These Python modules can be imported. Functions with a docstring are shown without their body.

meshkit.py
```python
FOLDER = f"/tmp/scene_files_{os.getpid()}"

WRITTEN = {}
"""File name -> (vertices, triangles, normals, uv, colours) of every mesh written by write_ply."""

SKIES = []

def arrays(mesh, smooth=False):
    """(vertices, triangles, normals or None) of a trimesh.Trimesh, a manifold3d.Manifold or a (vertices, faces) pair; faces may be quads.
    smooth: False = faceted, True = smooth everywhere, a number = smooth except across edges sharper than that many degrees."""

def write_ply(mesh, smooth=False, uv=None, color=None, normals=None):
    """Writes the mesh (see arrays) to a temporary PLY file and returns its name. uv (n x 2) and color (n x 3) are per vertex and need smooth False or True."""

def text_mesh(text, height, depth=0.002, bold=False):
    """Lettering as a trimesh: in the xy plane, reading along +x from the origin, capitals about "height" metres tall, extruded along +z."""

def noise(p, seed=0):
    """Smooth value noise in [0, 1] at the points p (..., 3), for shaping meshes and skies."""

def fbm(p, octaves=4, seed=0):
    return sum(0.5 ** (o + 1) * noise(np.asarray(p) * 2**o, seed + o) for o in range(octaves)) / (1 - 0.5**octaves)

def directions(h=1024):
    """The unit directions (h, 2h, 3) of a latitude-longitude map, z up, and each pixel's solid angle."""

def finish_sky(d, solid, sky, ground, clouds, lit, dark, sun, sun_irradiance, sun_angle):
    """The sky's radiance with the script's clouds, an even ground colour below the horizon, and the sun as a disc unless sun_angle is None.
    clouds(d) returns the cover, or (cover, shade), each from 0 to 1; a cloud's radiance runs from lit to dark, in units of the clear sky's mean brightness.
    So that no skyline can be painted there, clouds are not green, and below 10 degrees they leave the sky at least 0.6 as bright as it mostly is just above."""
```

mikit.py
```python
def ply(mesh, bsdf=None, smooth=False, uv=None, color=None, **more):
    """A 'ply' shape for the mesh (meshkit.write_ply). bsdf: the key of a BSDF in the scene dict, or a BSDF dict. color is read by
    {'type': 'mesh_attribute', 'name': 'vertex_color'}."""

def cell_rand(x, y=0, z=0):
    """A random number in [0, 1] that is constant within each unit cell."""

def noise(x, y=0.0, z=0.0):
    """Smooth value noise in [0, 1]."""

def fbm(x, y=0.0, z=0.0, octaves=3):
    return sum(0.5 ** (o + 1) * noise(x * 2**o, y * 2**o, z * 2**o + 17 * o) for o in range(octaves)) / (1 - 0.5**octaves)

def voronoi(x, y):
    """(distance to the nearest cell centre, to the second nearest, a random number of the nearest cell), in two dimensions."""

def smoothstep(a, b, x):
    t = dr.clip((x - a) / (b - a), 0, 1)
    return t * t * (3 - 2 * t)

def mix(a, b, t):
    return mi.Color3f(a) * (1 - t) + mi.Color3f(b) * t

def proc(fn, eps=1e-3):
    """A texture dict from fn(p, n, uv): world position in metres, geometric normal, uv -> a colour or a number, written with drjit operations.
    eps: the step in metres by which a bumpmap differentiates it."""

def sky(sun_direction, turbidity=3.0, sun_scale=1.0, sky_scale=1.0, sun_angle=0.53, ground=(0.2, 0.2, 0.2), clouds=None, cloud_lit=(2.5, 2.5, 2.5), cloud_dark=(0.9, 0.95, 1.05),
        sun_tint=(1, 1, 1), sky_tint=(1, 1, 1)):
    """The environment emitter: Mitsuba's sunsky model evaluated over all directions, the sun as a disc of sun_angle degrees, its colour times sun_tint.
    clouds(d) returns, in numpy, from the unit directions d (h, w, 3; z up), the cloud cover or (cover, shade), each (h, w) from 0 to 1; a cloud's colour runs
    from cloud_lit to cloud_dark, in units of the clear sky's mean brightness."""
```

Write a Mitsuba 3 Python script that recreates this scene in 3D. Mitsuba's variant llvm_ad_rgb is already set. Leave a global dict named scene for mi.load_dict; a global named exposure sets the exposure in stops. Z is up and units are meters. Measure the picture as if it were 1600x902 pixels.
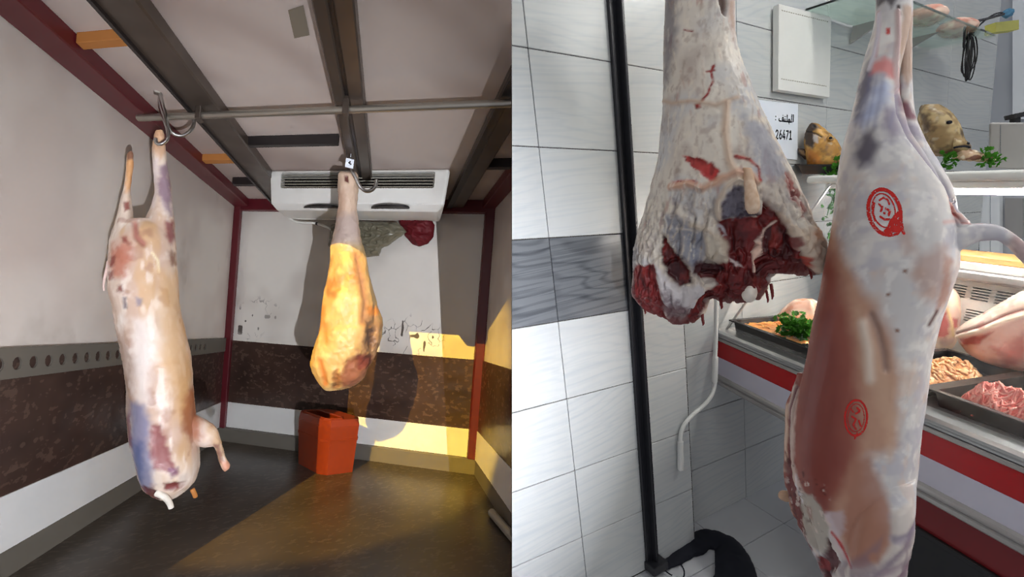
import math, random
import numpy as np, trimesh, drjit as dr, mitsuba as mi
import manifold3d as m3
import mikit, meshkit
from shapely.geometry import Polygon, LineString, Point, box as sbox
from shapely.ops import unary_union
from shapely import affinity
random.seed(7); RNG = np.random.default_rng(7)
scene, labels = {}, {}

# ------------------------------------------------------------------ camera
F, PX, PY = 690.0, 770.0, 490.0
PITCH = math.atan((PY - 296) / F)
CAM = np.array([0, 0, 1.38])
CX = np.array([1.0, 0, 0]); CD = np.array([0, -math.sin(PITCH), -math.cos(PITCH)]); CF = np.array([0, math.cos(PITCH), -math.sin(PITCH)])
TF = mi.ScalarTransform4f
scene['camera'] = {'type': 'perspective', 'fov_axis': 'x', 'fov': 2 * math.degrees(math.atan(800 / F)),
                   'principal_point_offset_x': (800 - PX) / 1600, 'principal_point_offset_y': (451 - PY) / 902,
                   'near_clip': 0.05, 'far_clip': 60.0,
                   'to_world': TF().look_at(origin=CAM.tolist(), target=(CAM + CF).tolist(), up=(-CD).tolist())}
exposure = 0.9

# ------------------------------------------------------------------ light
def srgb(*c):
    c = np.array(c, float) / 255.0
    return np.where(c <= 0.04045, c / 12.92, ((c + 0.055) / 1.055) ** 2.4)
def lin(*c): return [float(x) for x in srgb(*c)]
u_ = lambda v: np.asarray(v, float) / np.linalg.norm(v)
def ray(x, y): return (x - PX) / F * CX + (y - PY) / F * CD + CF
def pt(x, y, z): return CAM + z * ray(x, y)
def onp(x, y, o, n):
    r = ray(x, y); return CAM + r * (((o - CAM) @ n) / (r @ n))
def proj(P):
    q = np.asarray(P) - CAM; z = q @ CF
    return PX + F * (q @ CX) / z, PY + F * (q @ CD) / z, z

scene['night_sky'] = {'type': 'constant', 'radiance': {'type': 'rgb', 'value': [0.185, 0.19, 0.21]}}
def ball_lamp(name, pos, radius, rgb):
    scene[name] = {'type': 'sphere', 'center': [float(x) for x in pos], 'radius': radius,
                   'emitter': {'type': 'area', 'radiance': {'type': 'rgb', 'value': [float(x) for x in rgb]}},
                   'bsdf': {'type': 'diffuse'}}

# the truck's own axes: s along its headboard, t down, r from the headboard towards the tail
TH, TV, TD = u_(-ray(-2590, 295)), u_(ray(770 - 74000., 490 + 1e6)), u_(ray(604, 517))
TO = pt(370, 318, 3.0)
def T(s, t, r=0.0): return TO + s * TH + t * TV - r * TD
def Tinv(P): return np.linalg.solve(np.c_[TH, TV, -TD], np.asarray(P) - TO)
def Tpix(x, y, s=None, t=None, r=None):
    """the truck point that stands at this pixel on the plane s=, t= or r= const"""
    axes = [TH, TV, -TD]; k = [s is not None, t is not None, r is not None].index(True)
    o = TO + axes[k] * [s, t, r][k]; n = np.cross(axes[(k + 1) % 3], axes[(k + 2) % 3])
    return Tinv(onp(x, y, o, n))
TW, THT, TR = 1.785, 1.60, 2.0
# the shop's axes: SA along the tiled wall, SC along the counter (away), SDN down its walls
SA, SC, SDN = u_(ray(2142, 296)), u_(ray(578, 296)), u_(ray(1225, 3690))
NW = u_(np.cross(SA, SDN))
SW0 = pt(825, 75, 1.40 * 0.25 / 0.30)                # a tile corner of the near wall
FLOOR = onp(1020, 888, SW0, NW)[2]
RW0 = onp(1085, 818, np.array([0, 0, FLOOR]), np.array([0, 0, 1.0]))   # foot of the recessed wall
Z = np.array([0, 0, 1.0])

LW = T(-1.62, -2.65, 8.5)                              # warm street lamp behind the truck, over the roof's edge
LWT = pt(560, 620, 2.8)
scene['street_lamp'] = {'type': 'spot', 'to_world': TF().look_at(origin=LW.tolist(), target=LWT.tolist(), up=[0, 0, 1]), 'cutoff_angle': 7.0, 'beam_width': 6.6,
                        'intensity': {'type': 'rgb', 'value': [235.0, 142.0, 15.0]}}
LC = pt(PX, PY, 0) + .55 * CX + .50 * CD - .6 * CF         # a floodlight standing low behind the truck's tail
LCT = pt(PX, PY, 0) - 1.3 * CX + .1 * CD + 2.4 * CF
scene['flood_lamp'] = {'type': 'spot', 'to_world': TF().look_at(origin=LC.tolist(), target=LCT.tolist(), up=[0, 0, 1]), 'cutoff_angle': 31.0, 'beam_width': 17.0,
                       'intensity': {'type': 'rgb', 'value': [12.5, 12.8, 13.8]}}

# ------------------------------------------------------------------ helpers
def has(k): return k in scene
def numbered(name):
    if name not in USED: USED.add(name); return name
    i = 1
    while f'{name}_{i:03d}' in USED: i += 1
    USED.add(f'{name}_{i:03d}'); return f'{name}_{i:03d}'
USED = set()
def thing(name, label=None, cat=None, group=None, kind=None):
    k = numbered(name); labels[k] = {}
    if label: labels[k]['label'] = label
    if cat: labels[k]['category'] = cat
    if group: labels[k]['group'] = group
    if kind: labels[k]['kind'] = kind
    return k
def obj(name, mesh, mat, parent=None, label=None, smooth=False, uv=None, color=None, kind=None, cat=None, group=None):
    k = numbered((parent + '__' + name) if parent else name)
    scene[k] = mikit.ply(mesh, mat, smooth=smooth, uv=uv, color=color)
    d = {}
    if label: d['label'] = label
    if cat: d['category'] = cat
    if group: d['group'] = group
    if kind: d['kind'] = kind
    if d: labels[k] = d
    return k
def struct(name, mesh, mat, label=None, cat=None, **kw):
    return obj(name, mesh, mat, label=label, cat=cat, kind='structure', **kw)
def tri(man):
    m = man.to_mesh(); return trimesh.Trimesh(m.vert_properties[:, :3], m.tri_verts, process=False)
def mani(mesh): return m3.Manifold(m3.Mesh(np.asarray(mesh.vertices, np.float32), np.asarray(mesh.faces, np.uint32)))
def hull(pts): return m3.Manifold.hull_points(np.asarray(pts, float))
def slab(o, e1, e2, e3):
    o, e1, e2, e3 = map(np.asarray, (o, e1, e2, e3))
    return hull([o + a * e1 + b * e2 + c * e3 for a in (0, 1) for b in (0, 1) for c in (0, 1)])
def bslab(o, e1, e2, e3, r=0.003):
    """slab with chamfered edges"""
    o, e1, e2, e3 = map(lambda v: np.asarray(v, float), (o, e1, e2, e3)); E = [e1, e2, e3]
    f = [min(0.45, r / np.linalg.norm(e)) for e in E]; P = []
    for a in (0, 1):
        for b in (0, 1):
            for c in (0, 1):
                k = np.array([a, b, c], float)
                for skip in range(3):
                    q = k + np.where(k > .5, -1, 1) * np.array([0 if j == skip else f[j] for j in range(3)])
                    P.append(o + q @ np.array(E))
    return hull(P)
def tslab(s0, s1, t0, t1, r0, r1, ch=0.0):
    a = (T(s0, t0, r0), (s1 - s0) * TH, (t1 - t0) * TV, -(r1 - r0) * TD)
    return bslab(*a, ch) if ch else slab(*a)
def tube(path, r, n=10, closed=False):
    P = np.asarray(path, float); m = len(P); R = np.broadcast_to(np.asarray(r, float), (m,))
    if closed: tg = np.roll(P, -1, 0) - np.roll(P, 1, 0)
    else: tg = np.gradient(P, axis=0)
    tg /= np.linalg.norm(tg, axis=1)[:, None] + 1e-12
    ref = np.array([0, 0, 1.0]) if abs(tg[0][2]) < .9 else np.array([1.0, 0, 0])
    nx = u_(np.cross(tg[0], ref)); V = []
    for i in range(m):
        nx = nx - tg[i] * (nx @ tg[i]); nx = u_(nx); ny = np.cross(tg[i], nx)
        a = np.arange(n) * 2 * np.pi / n
        V.append(P[i] + R[i] * (np.cos(a)[:, None] * nx + np.sin(a)[:, None] * ny))
    V = np.vstack(V); Fc = []
    for i in range(m if closed else m - 1):
        j = (i + 1) % m
        for k in range(n):
            l = (k + 1) % n
            Fc += [[i * n + k, i * n + l, j * n + l], [i * n + k, j * n + l, j * n + k]]
    if not closed:
        V = np.vstack([V, P[0], P[-1]])
        for k in range(n):
            l = (k + 1) % n
            Fc += [[len(V) - 2, l, k], [len(V) - 1, (m - 1) * n + k, (m - 1) * n + l]]
    return trimesh.Trimesh(V, np.array(Fc), process=False)
def spline(pts, n=40):
    from scipy.interpolate import PchipInterpolator, CubicSpline
    P = np.asarray(pts, float); t = np.r_[0, np.cumsum(np.linalg.norm(np.diff(P[:, :3], axis=0), axis=1))]
    return CubicSpline(t, P)(np.linspace(0, t[-1], n))
def cat_(*ms): return trimesh.util.concatenate([tri(m) if isinstance(m, m3.Manifold) else m for m in ms])
# the thin sheet-metal divider between the truck and the shop, seen edge-on
PN = u_(np.cross(ray(800, 0), ray(800, 900))); PN = PN if PN[0] < 0 else -PN     # towards the truck
def left_of(m): return m.trim_by_plane(PN.tolist(), float(PN @ CAM + 0.0016))
def right_of(m): return m.trim_by_plane((-PN).tolist(), float(-(PN @ CAM)))

# ------------------------------------------------------------------ materials
def princ(c, rough=.5, spec=.5, metal=0.0, **k):
    return {'type': 'twosided', 'bsdf': {'type': 'principled', 'base_color': c if isinstance(c, dict) else {'type': 'rgb', 'value': list(c)}, 'roughness': rough, 'specular': spec, 'metallic': metal, **k}}
def bump(b, fn, scale, eps=1e-3):
    return {'type': 'twosided', 'bsdf': {'type': 'bumpmap', 'arbitrary': mikit.proc(fn, eps), 'scale': scale, 'bsdf': b['bsdf']}}
VC = {'type': 'mesh_attribute', 'name': 'vertex_color'}
nz, fb, ss, mx = mikit.noise, mikit.fbm, mikit.smoothstep, mikit.mix
M = {}
def mat(k, b): scene['m_' + k] = b; M[k] = 'm_' + k; return 'm_' + k

def wallpaint(p, n, uv):
    a = fb(uv.x * 3, uv.y * 3, 1.0); b = fb(uv.x * 25, uv.y * 25, 3.0)
    c = mx(lin(205, 198, 190), lin(190, 180, 172), ss(.35, .7, a))
    d = ss(.66, .74, fb(uv.x * 6 + 5, uv.y * 2.2, 7.0)) * .35
    return mx(c, lin(150, 138, 125), d * b)
mat('truck_paint', princ(mikit.proc(wallpaint), .38, .4))
mat('truck_paint_plain', princ(lin(205, 200, 195), .38, .4))
def backpaint(p, n, uv):
    a = fb(uv.x * 3, uv.y * 3, 1.0)
    c = mx(lin(218, 214, 206), lin(196, 190, 182), ss(.35, .7, a))
    # flaked and cracked paint low on the panel, in clusters
    wx, wy = uv.x + .05 * nz(uv.x * 14, uv.y * 14, 1.0) + .03 * nz(uv.x * 40, uv.y * 40, 3.0), uv.y + .05 * nz(uv.x * 15, uv.y * 13, 4.0) + .03 * nz(uv.x * 40, uv.y * 40, 6.0)
    q = mikit.voronoi(wx * 13, wy * 9)
    crack = 1 - ss(.015, .045, q[1] - q[0])
    def clump(cx, cy, rx, ry): return 1 - ss(.55, 1.0, dr.sqrt(dr.square((uv.x - cx) / rx) + dr.square((uv.y - cy) / ry)) + .5 * (fb(uv.x * 9, uv.y * 9, 5.0) - .5))
    where = dr.maximum(dr.maximum(clump(.12, .80, .16, .14), clump(1.32, .80, .26, .16)), clump(.22, .72, .2, .1) * .6)
    crack = crack * where * ss(.46, .52, nz(uv.x * 11, uv.y * 11, 8.0))
    spot = ss(.84, .87, nz(uv.x * 40, uv.y * 24, 2.0)) * where
    return mx(c, lin(52, 42, 34), dr.maximum(crack, spot) * .9)
mat('truck_back_paint', princ(mikit.proc(backpaint), .33, .45))
def wains(p, n, uv):
    a = fb(uv.x * 7, uv.y * 9, 2.0); b = fb(uv.x * 40, uv.y * 60, 4.0)
    c = mx(lin(68, 50, 43), lin(44, 33, 30), a)
    return mx(c, lin(120, 98, 84), ss(.6, .72, b) * .22)
mat('wainscot', bump(princ(mikit.proc(wains), .28, .5), lambda p, n, uv: fb(uv.x * 14, uv.y * 20), .004))
mat('strip_white', princ(lin(208, 208, 205), .4, .4))
mat('truck_base', princ(lin(96, 92, 84), .5, .4))
def tfloor(p, n, uv):
    a = fb(uv.x * 4, uv.y * 4, 2.0); b = fb(uv.x * 60, uv.y * 60, 4.0)
    return mx(mx(lin(74, 65, 56), lin(50, 45, 40), a), lin(88, 78, 68), ss(.55, .8, b) * .4)
mat('truck_floor', princ(mikit.proc(tfloor), .3, .5))
def tceil(p, n, uv):
    a = fb(uv.x * 2.4, uv.y * 2.4, 5.0)
    return mx(lin(196, 184, 176), lin(172, 156, 148), ss(.3, .7, a))
mat('truck_ceiling', princ(mikit.proc(tceil), .5, .3))
mat('red_steel', princ(lin(84, 22, 30), .4, .5))
def steelp(p, n, uv):
    a = fb(p.x * 9, p.y * 9, p.z * 9)
    return mx(lin(84, 74, 66), lin(56, 48, 42), a)
mat('beam_steel', princ(mikit.proc(steelp), .35, .5, .25))
mat('galvanised', princ(lin(170, 165, 155), .32, .5, .85))
mat('chrome', princ(lin(200, 200, 198), .18, .5, 1.0))
mat('lath', princ(lin(178, 118, 62), .6, .3))
mat('black_steel', princ(lin(26, 27, 32), .4, .5))
mat('dark_bar', princ(lin(34, 30, 30), .4, .5))
mat('grey_tape', princ(lin(128, 120, 106), .5, .4))
mat('plastic_white', princ(lin(222, 222, 216), .35, .5))
mat('grille_dark', princ(lin(26, 25, 25), .5, .4))
mat('plastic_grey', princ(lin(150, 146, 134), .4, .5))
mat('orange_plastic', princ(lin(112, 42, 20), .35, .5))
mat('red_cloth', princ(lin(92, 18, 26), .6, .3))
def woodtile(light, dark, amt, figure=1.0, freq=34):
    def fn(p, n, uv):
        w = fb(uv.x * 1.3, uv.y * 2.6, 3.0)
        g = w * 9 * figure + uv.y * freq + .6 * nz(uv.x * 3, uv.y * 60, 2.0)
        ring = dr.abs(g - dr.floor(g) - .5) * 2
        ring = ss(.45, 1.0, ring) * (.35 + .65 * nz(uv.x * 2, uv.y * 30, 5.0))
        f = fb(uv.x * 4, uv.y * 160, 9.0, 2)
        t = ring * .75 + ss(.45, .7, f) * .4
        return mx(light, dark, dr.clip(t * amt, 0, 1))
    return fn
mat('tile_white', princ(mikit.proc(woodtile(lin(190, 192, 190), lin(166, 174, 178), .45)), .34, .5))
mat('tile_grey', princ(mikit.proc(woodtile(lin(106, 109, 112), lin(56, 60, 66), .85, 1.2, 26)), .24, .5))
mat('grout', princ(lin(70, 68, 66), .8, .2))
mat('floor_tile', princ(lin(196, 198, 200), .25, .5))
mat('alu', princ(lin(205, 206, 205), .3, .5, .8))
mat('alu_dull', princ(lin(168, 166, 164), .38, .5, .55))
mat('red_panel', princ(lin(165, 26, 30), .3, .5))
mat('red_panel_dark', princ(lin(118, 22, 26), .4, .5))
mat('lilac_panel', princ(lin(196, 194, 206), .35, .5))
mat('dark_rubber', princ(lin(30, 30, 32), .5, .4))
mat('sheet_metal', princ(lin(150, 148, 146), .5, .4, .3))
mat('paper', princ(lin(226, 232, 240), .7, .2))
mat('ink', princ(lin(22, 24, 32), .6, .2))
mat('glass', {'type': 'thindielectric', 'int_ior': 1.5})
mat('black_tray', princ(lin(22, 19, 19), .35, .5))
mat('wood_board', princ(lin(206, 150, 92), .5, .4))
mat('vpaint', princ(VC, .45, .4))
mat('vgloss', princ(VC, .3, .5))

# ------------------------------------------------------------------ truck: setting
def uvbox(mesh, o, e1, e2):
    v = np.asarray(mesh.vertices) - o
    return np.c_[v @ u_(e1), v @ u_(e2)]
def split(mesh):
    """own vertices per face, for flat shading with uv"""
    v = mesh.vertices[mesh.faces.ravel()]
    return trimesh.Trimesh(v, np.arange(len(v)).reshape(-1, 3), process=False)
def wallpart(name, man, matk, e1, e2, parent=None, **kw):
    m = split(tri(left_of(man) if kw.pop('clip', True) else man))
    return obj(name, m, M[matk], parent, uv=uvbox(m, TO, e1, e2), kind=None if parent else 'structure', **kw)
y2t = lambda x, y: Tpix(x, y, r=0)[1]
t_w = 0.93; t_s0 = y2t(366, 629); t_s1 = y2t(366, 668)
0 and print('truck t', t_w, t_s0, t_s1, 'left wall rail', Tpix(0, 556, s=0), Tpix(0, 590, s=0), Tpix(0, 795, s=0), Tpix(0, 897, s=0))
wallpart('wall_left', tslab(-.05, 0, -.06, 1.66, -.05, TR), 'truck_paint', TD, TV)
wallpart('wainscot_panel', tslab(0, .008, t_w, t_s0, 0, TR), 'wainscot', TD, TV, 'wall_left', label='dark brown lower panel')
wallpart('kick_strip', tslab(0, .012, t_s0, t_s1, 0, TR), 'strip_white', TD, TV, 'wall_left', label='white strip low on the wall')
wallpart('base_strip', tslab(0, .012, t_s1, THT, 0, TR), 'truck_base', TD, TV, 'wall_left', label='grey strip along the floor')
# perforated rail along the top of the wainscot
r0, r1 = .35, TR
rail = tslab(.008, .016, t_w - .015, t_w + .075, .02, TR)
for k in range(26):
    r = TR - .05 - k * .062
    c0 = T(.0, t_w + .032, r)
    rail = rail - hull([c0 + .017 * math.cos(a) * TV * 1.15 + .017 * math.sin(a) * TD + q * TH for a in np.arange(10) * math.pi / 5 for q in (-.01, .03)])
obj('perforated_rail', tri(rail), M['truck_base'], 'wall_left', label='perforated metal rail with a row of round holes')

wallpart('wall_back', tslab(-.05, TW + .05, -.06, 1.66, -.05, 0), 'truck_back_paint', TH, TV)
wallpart('wainscot_panel', tslab(0, TW, t_w, t_s0, 0, .008), 'wainscot', TH, TV, 'wall_back', label='dark brown lower panel')
wallpart('kick_strip', tslab(0, TW, t_s0, t_s1, 0, .012), 'strip_white', TH, TV, 'wall_back', label='white strip low on the wall')
wallpart('base_strip', tslab(0, TW, t_s1, THT, 0, .06), 'truck_base', TH, TV, 'wall_back', label='grey strip along the floor')
wallpart('wall_right', tslab(TW, TW + .05, -.06, 1.66, -.05, TR), 'truck_paint', TD, TV)
wallpart('wainscot_panel', tslab(TW - .008, TW, t_w, t_s0, 0, TR), 'wainscot', TD, TV, 'wall_right', label='dark brown lower panel')
wallpart('kick_strip', tslab(TW - .012, TW, t_s0, t_s1, 0, TR), 'strip_white', TD, TV, 'wall_right', label='white strip low on the wall')
wallpart('base_strip', tslab(TW - .012, TW, t_s1, THT, 0, TR), 'truck_base', TD, TV, 'wall_right', label='grey strip along the floor')
wallpart('floor', tslab(-.05, TW + .05, THT, THT + .04, -.05, TR + .3), 'truck_floor', TH, TD)
wallpart('ceiling', tslab(-.05, TW + .05, -.06, -.02, -.05, TR), 'truck_ceiling', TH, TD)
struct('door_1', tri(tslab(-.035, 0, -.78, THT, TR + .012, 3.11, .004)), M['truck_paint_plain'], 'open tail door of the truck, folded back')
# red corner steel
for nm, a in (('trim_1', (-.001, .05, -.02, THT, 0, .05)), ('trim_2', (TW - .055, TW, -.02, THT, 0, .05))):
    struct(nm, tri(left_of(tslab(*a, ch=.004))), M['red_steel'], 'red painted corner post of the truck box')
struct('trim_3', tri(left_of(tslab(.05, TW - .05, -.02, .055, 0, .05, ch=.004))), M['red_steel'], 'red painted rail along the top of the truck headboard')
struct('trim_4', tri(left_of(tslab(0, .11, -.02, .035, .05, TR, ch=.004))), M['red_steel'], 'wide dark red steel rail where left wall meets the ceiling')
struct('trim_5', tri(left_of(tslab(TW - .08, TW, -.02, .035, .05, TR, ch=.004))), M['red_steel'], 'dark red steel rail where right wall meets the ceiling')
def beam(name, pa, pb, tb, label):
    """a hollow section under the ceiling; pa, pb pixels of its two lower edges"""
    sa, sb = Tpix(*pa, t=tb)[0], Tpix(*pb, t=tb)[0]
    return thing(name, label, 'ceiling beam'), sa, sb
k, sa, sb = beam('ceiling_beam', (145, 0), (213, 0), .03, 'dark steel ceiling beam on the left, next to the dark red rail')
obj('channel', tri(tslab(sa, sb, -.02, .03, .05, TR, .006)), M['beam_steel'], k)
obj('lip', tri(tslab(sa - .006, sa + .006, .028, .042, .05, TR)), M['dark_bar'], k)
k, sa, sb = beam('ceiling_beam', (485, 0), (553, 0), .03, 'double steel ceiling beam in the middle with a dark gap, above the beef leg')
sm = Tpix(513, 0, t=.03)[0]
obj('channel', tri(tslab(sa, sm - .004, -.02, .03, .05, TR, .005)), M['beam_steel'], k)
obj('channel', tri(tslab(sm + .01, sb, -.02, .03, .05, TR, .005)), M['beam_steel'], k)
obj('gap_strip', tri(tslab(sm - .004, sm + .01, -.02, .018, .05, TR)), M['dark_bar'], k)
k, sa, sb = beam('ceiling_beam', (800, 118), (800, 204), .03, 'dark steel ceiling beam on the right, next to the right wall of the truck')
obj('channel', tri(left_of(tslab(sa, sb, -.02, .03, .05, TR, .006))), M['beam_steel'], k)
obj('lip', tri(left_of(tslab(sa - .004, sa + .03, .02, .036, .05, TR))), M['dark_bar'], k)
def cross(name, matk, x0, y0, x1, y1, w, label, tt=.0):
    a, b = Tpix(x0, y0, t=tt), Tpix(x1, y1, t=tt)
    r = (a[2] + b[2]) / 2
    return obj(name, tri(left_of(tslab(a[0], b[0], -.02, tt + .012, r - w / 2, r + w / 2, .002))), M[matk], label=label, cat='ceiling strip')
cross('wooden_lath', 'lath', 120, 62, 200, 65, .035, 'orange wooden lath across the ceiling, nearest the camera')
cross('wooden_lath', 'lath', 310, 248, 366, 251, .05, 'orange wooden lath across the ceiling, deep in the truck')
cross('cross_bar', 'dark_bar', 352, 223, 530, 225, .03, 'thin dark bar across the ceiling behind the pipe rail', .01)
cross('cross_bar', 'dark_bar', 365, 287, 398, 286, .04, 'short dark bar across the ceiling left of the cooling unit', .01)
cross('cross_bar', 'dark_bar', 752, 262, 800, 257, .035, 'short dark bar across the ceiling in the right rear corner', .01)
a, b = Tpix(452, 14, t=-.02), Tpix(484, 58, t=-.02)
obj('tape_patch', tri(hull([T(*Tpix(x, y, t=-.02 + q)) for x, y in ((450, 16), (474, 8), (484, 55), (460, 60)) for q in (0, .003)])), M['grey_tape'], label='grey patch of tape stuck to the truck ceiling', cat='tape')

# hanging rail
tb = .056; rb = Tpix(480, 174, t=tb)[2]
k = thing('pipe_rail', 'galvanised pipe rail across the truck that the hooks hang from', 'hanging rail')
obj('pipe', tri(left_of(mani(tube([T(s, tb, rb) for s in np.linspace(Tpix(217, 182, r=rb)[0], TW, 30)], .0125, 14)))), M['galvanised'], k, smooth=40)
for x in (312, 540):
    s = Tpix(x, 178, r=rb)[0]
    obj('saddle', tri(tslab(s - .012, s + .012, .0, tb + .02, rb - .02, rb + .02, .003)), M['beam_steel'], k)

# ------------------------------------------------------------------ shop: setting
BT = 0.25; TL = 0.74 * BT / .30
upw = -SDN / SDN[2] * -1      # one metre up along the wall's own lean
UPW = SDN / SDN[2]            # z component 1
def tile_wall(name, o, s0, s1, z0, z1, sx, zs, greyrow=None, nb=1.0, label=None):
    """tiles as parts on a grout bed; o foot point; seam lines at sx + k TL; rows at zs + k BT (heights over o)"""
    nrm = -NW if (NW @ (CAM - o)) < 0 else NW
    bed = right_of(slab(o + s0 * SA + z0 * UPW - .04 * nrm, (s1 - s0) * SA, (z1 - z0) * UPW, .036 * nrm))
    struct(name, tri(bed), M['grout'], label)
    k0 = math.floor((z0 - zs) / BT); g = .0013; rr = random.Random(3)
    for k in range(k0, 40):
        za, zb = max(z0, zs + k * BT), min(z1, zs + (k + 1) * BT)
        if zb - za < .01: continue
        j0 = math.floor((s0 - sx) / TL)
        for j in range(j0, 20):
            a, b = max(s0, sx + j * TL), min(s1, sx + (j + 1) * TL)
            if b - a < .01: continue
            t = right_of(bslab(o + (a + g) * SA + (za + g) * UPW - .006 * nrm, (b - a - 2 * g) * SA, (zb - za - 2 * g) * UPW, (.006 + rr.uniform(0, .0006)) * nrm, .0012))
            if t.num_tri() == 0: continue
            m = split(tri(t)); uv = uvbox(m, o, SA, UPW) + [rr.uniform(0, 30), rr.uniform(0, 30)]
            if rr.random() < .5: uv = -uv
            grey = greyrow is not None and k == greyrow
            obj('grey_tile' if grey else 'tile', m, M['tile_grey' if grey else 'tile_white'], name, uv=uv, label='dark grey wood-look tile' if grey else None)
foot = SW0 + SDN * ((SW0[2] - FLOOR) / -SDN[2])
hA = SW0[2] - FLOOR
corner = (onp(1085, 828, SW0, NW) - foot) @ SA - 0.0
P_ = onp(1085, 828, SW0, NW); corner = ((P_ - foot) - UPW * (P_[2] - FLOOR)) @ SA
0 and print('near corner', corner, 'hA', hA)
upd = BT * (-SDN[2])
BT = upd
zs0 = hA - 20 * BT
tile_wall('wall_left_shop', foot, -.35, corner, 0, 2.35, 0.0, zs0, greyrow=20 - 3, label='wall of white wood-look tiles with one dark grey row, behind the black post')
# reveal of the step
nrm = -NW if (NW @ (CAM - foot)) < 0 else NW
struct('trim_6', tri(bslab(foot + (corner - .004) * SA - .12 * nrm, .004 * SA, 2.35 * UPW, .121 * nrm, .001)), M['grout'], 'dark edge strip where the near tiled wall steps back')
cornR = ((onp(1552, 140, RW0, NW) - RW0) - UPW * (onp(1552, 140, RW0, NW)[2] - FLOOR)) @ SA
seam = ((onp(1293, 100, RW0, NW) - RW0) - UPW * (onp(1293, 100, RW0, NW)[2] - FLOOR)) @ SA
0 and print('recess corner', cornR, 'seam', seam, ((onp(1162, 700, RW0, NW) - RW0) - UPW * (onp(1162, 700, RW0, NW)[2] - FLOOR)) @ SA)
tile_wall('wall_back_shop', RW0, -.2, cornR, 0, 2.6, seam, 0.0, label='recessed wall of pale wood-look tiles behind the counter')
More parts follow.
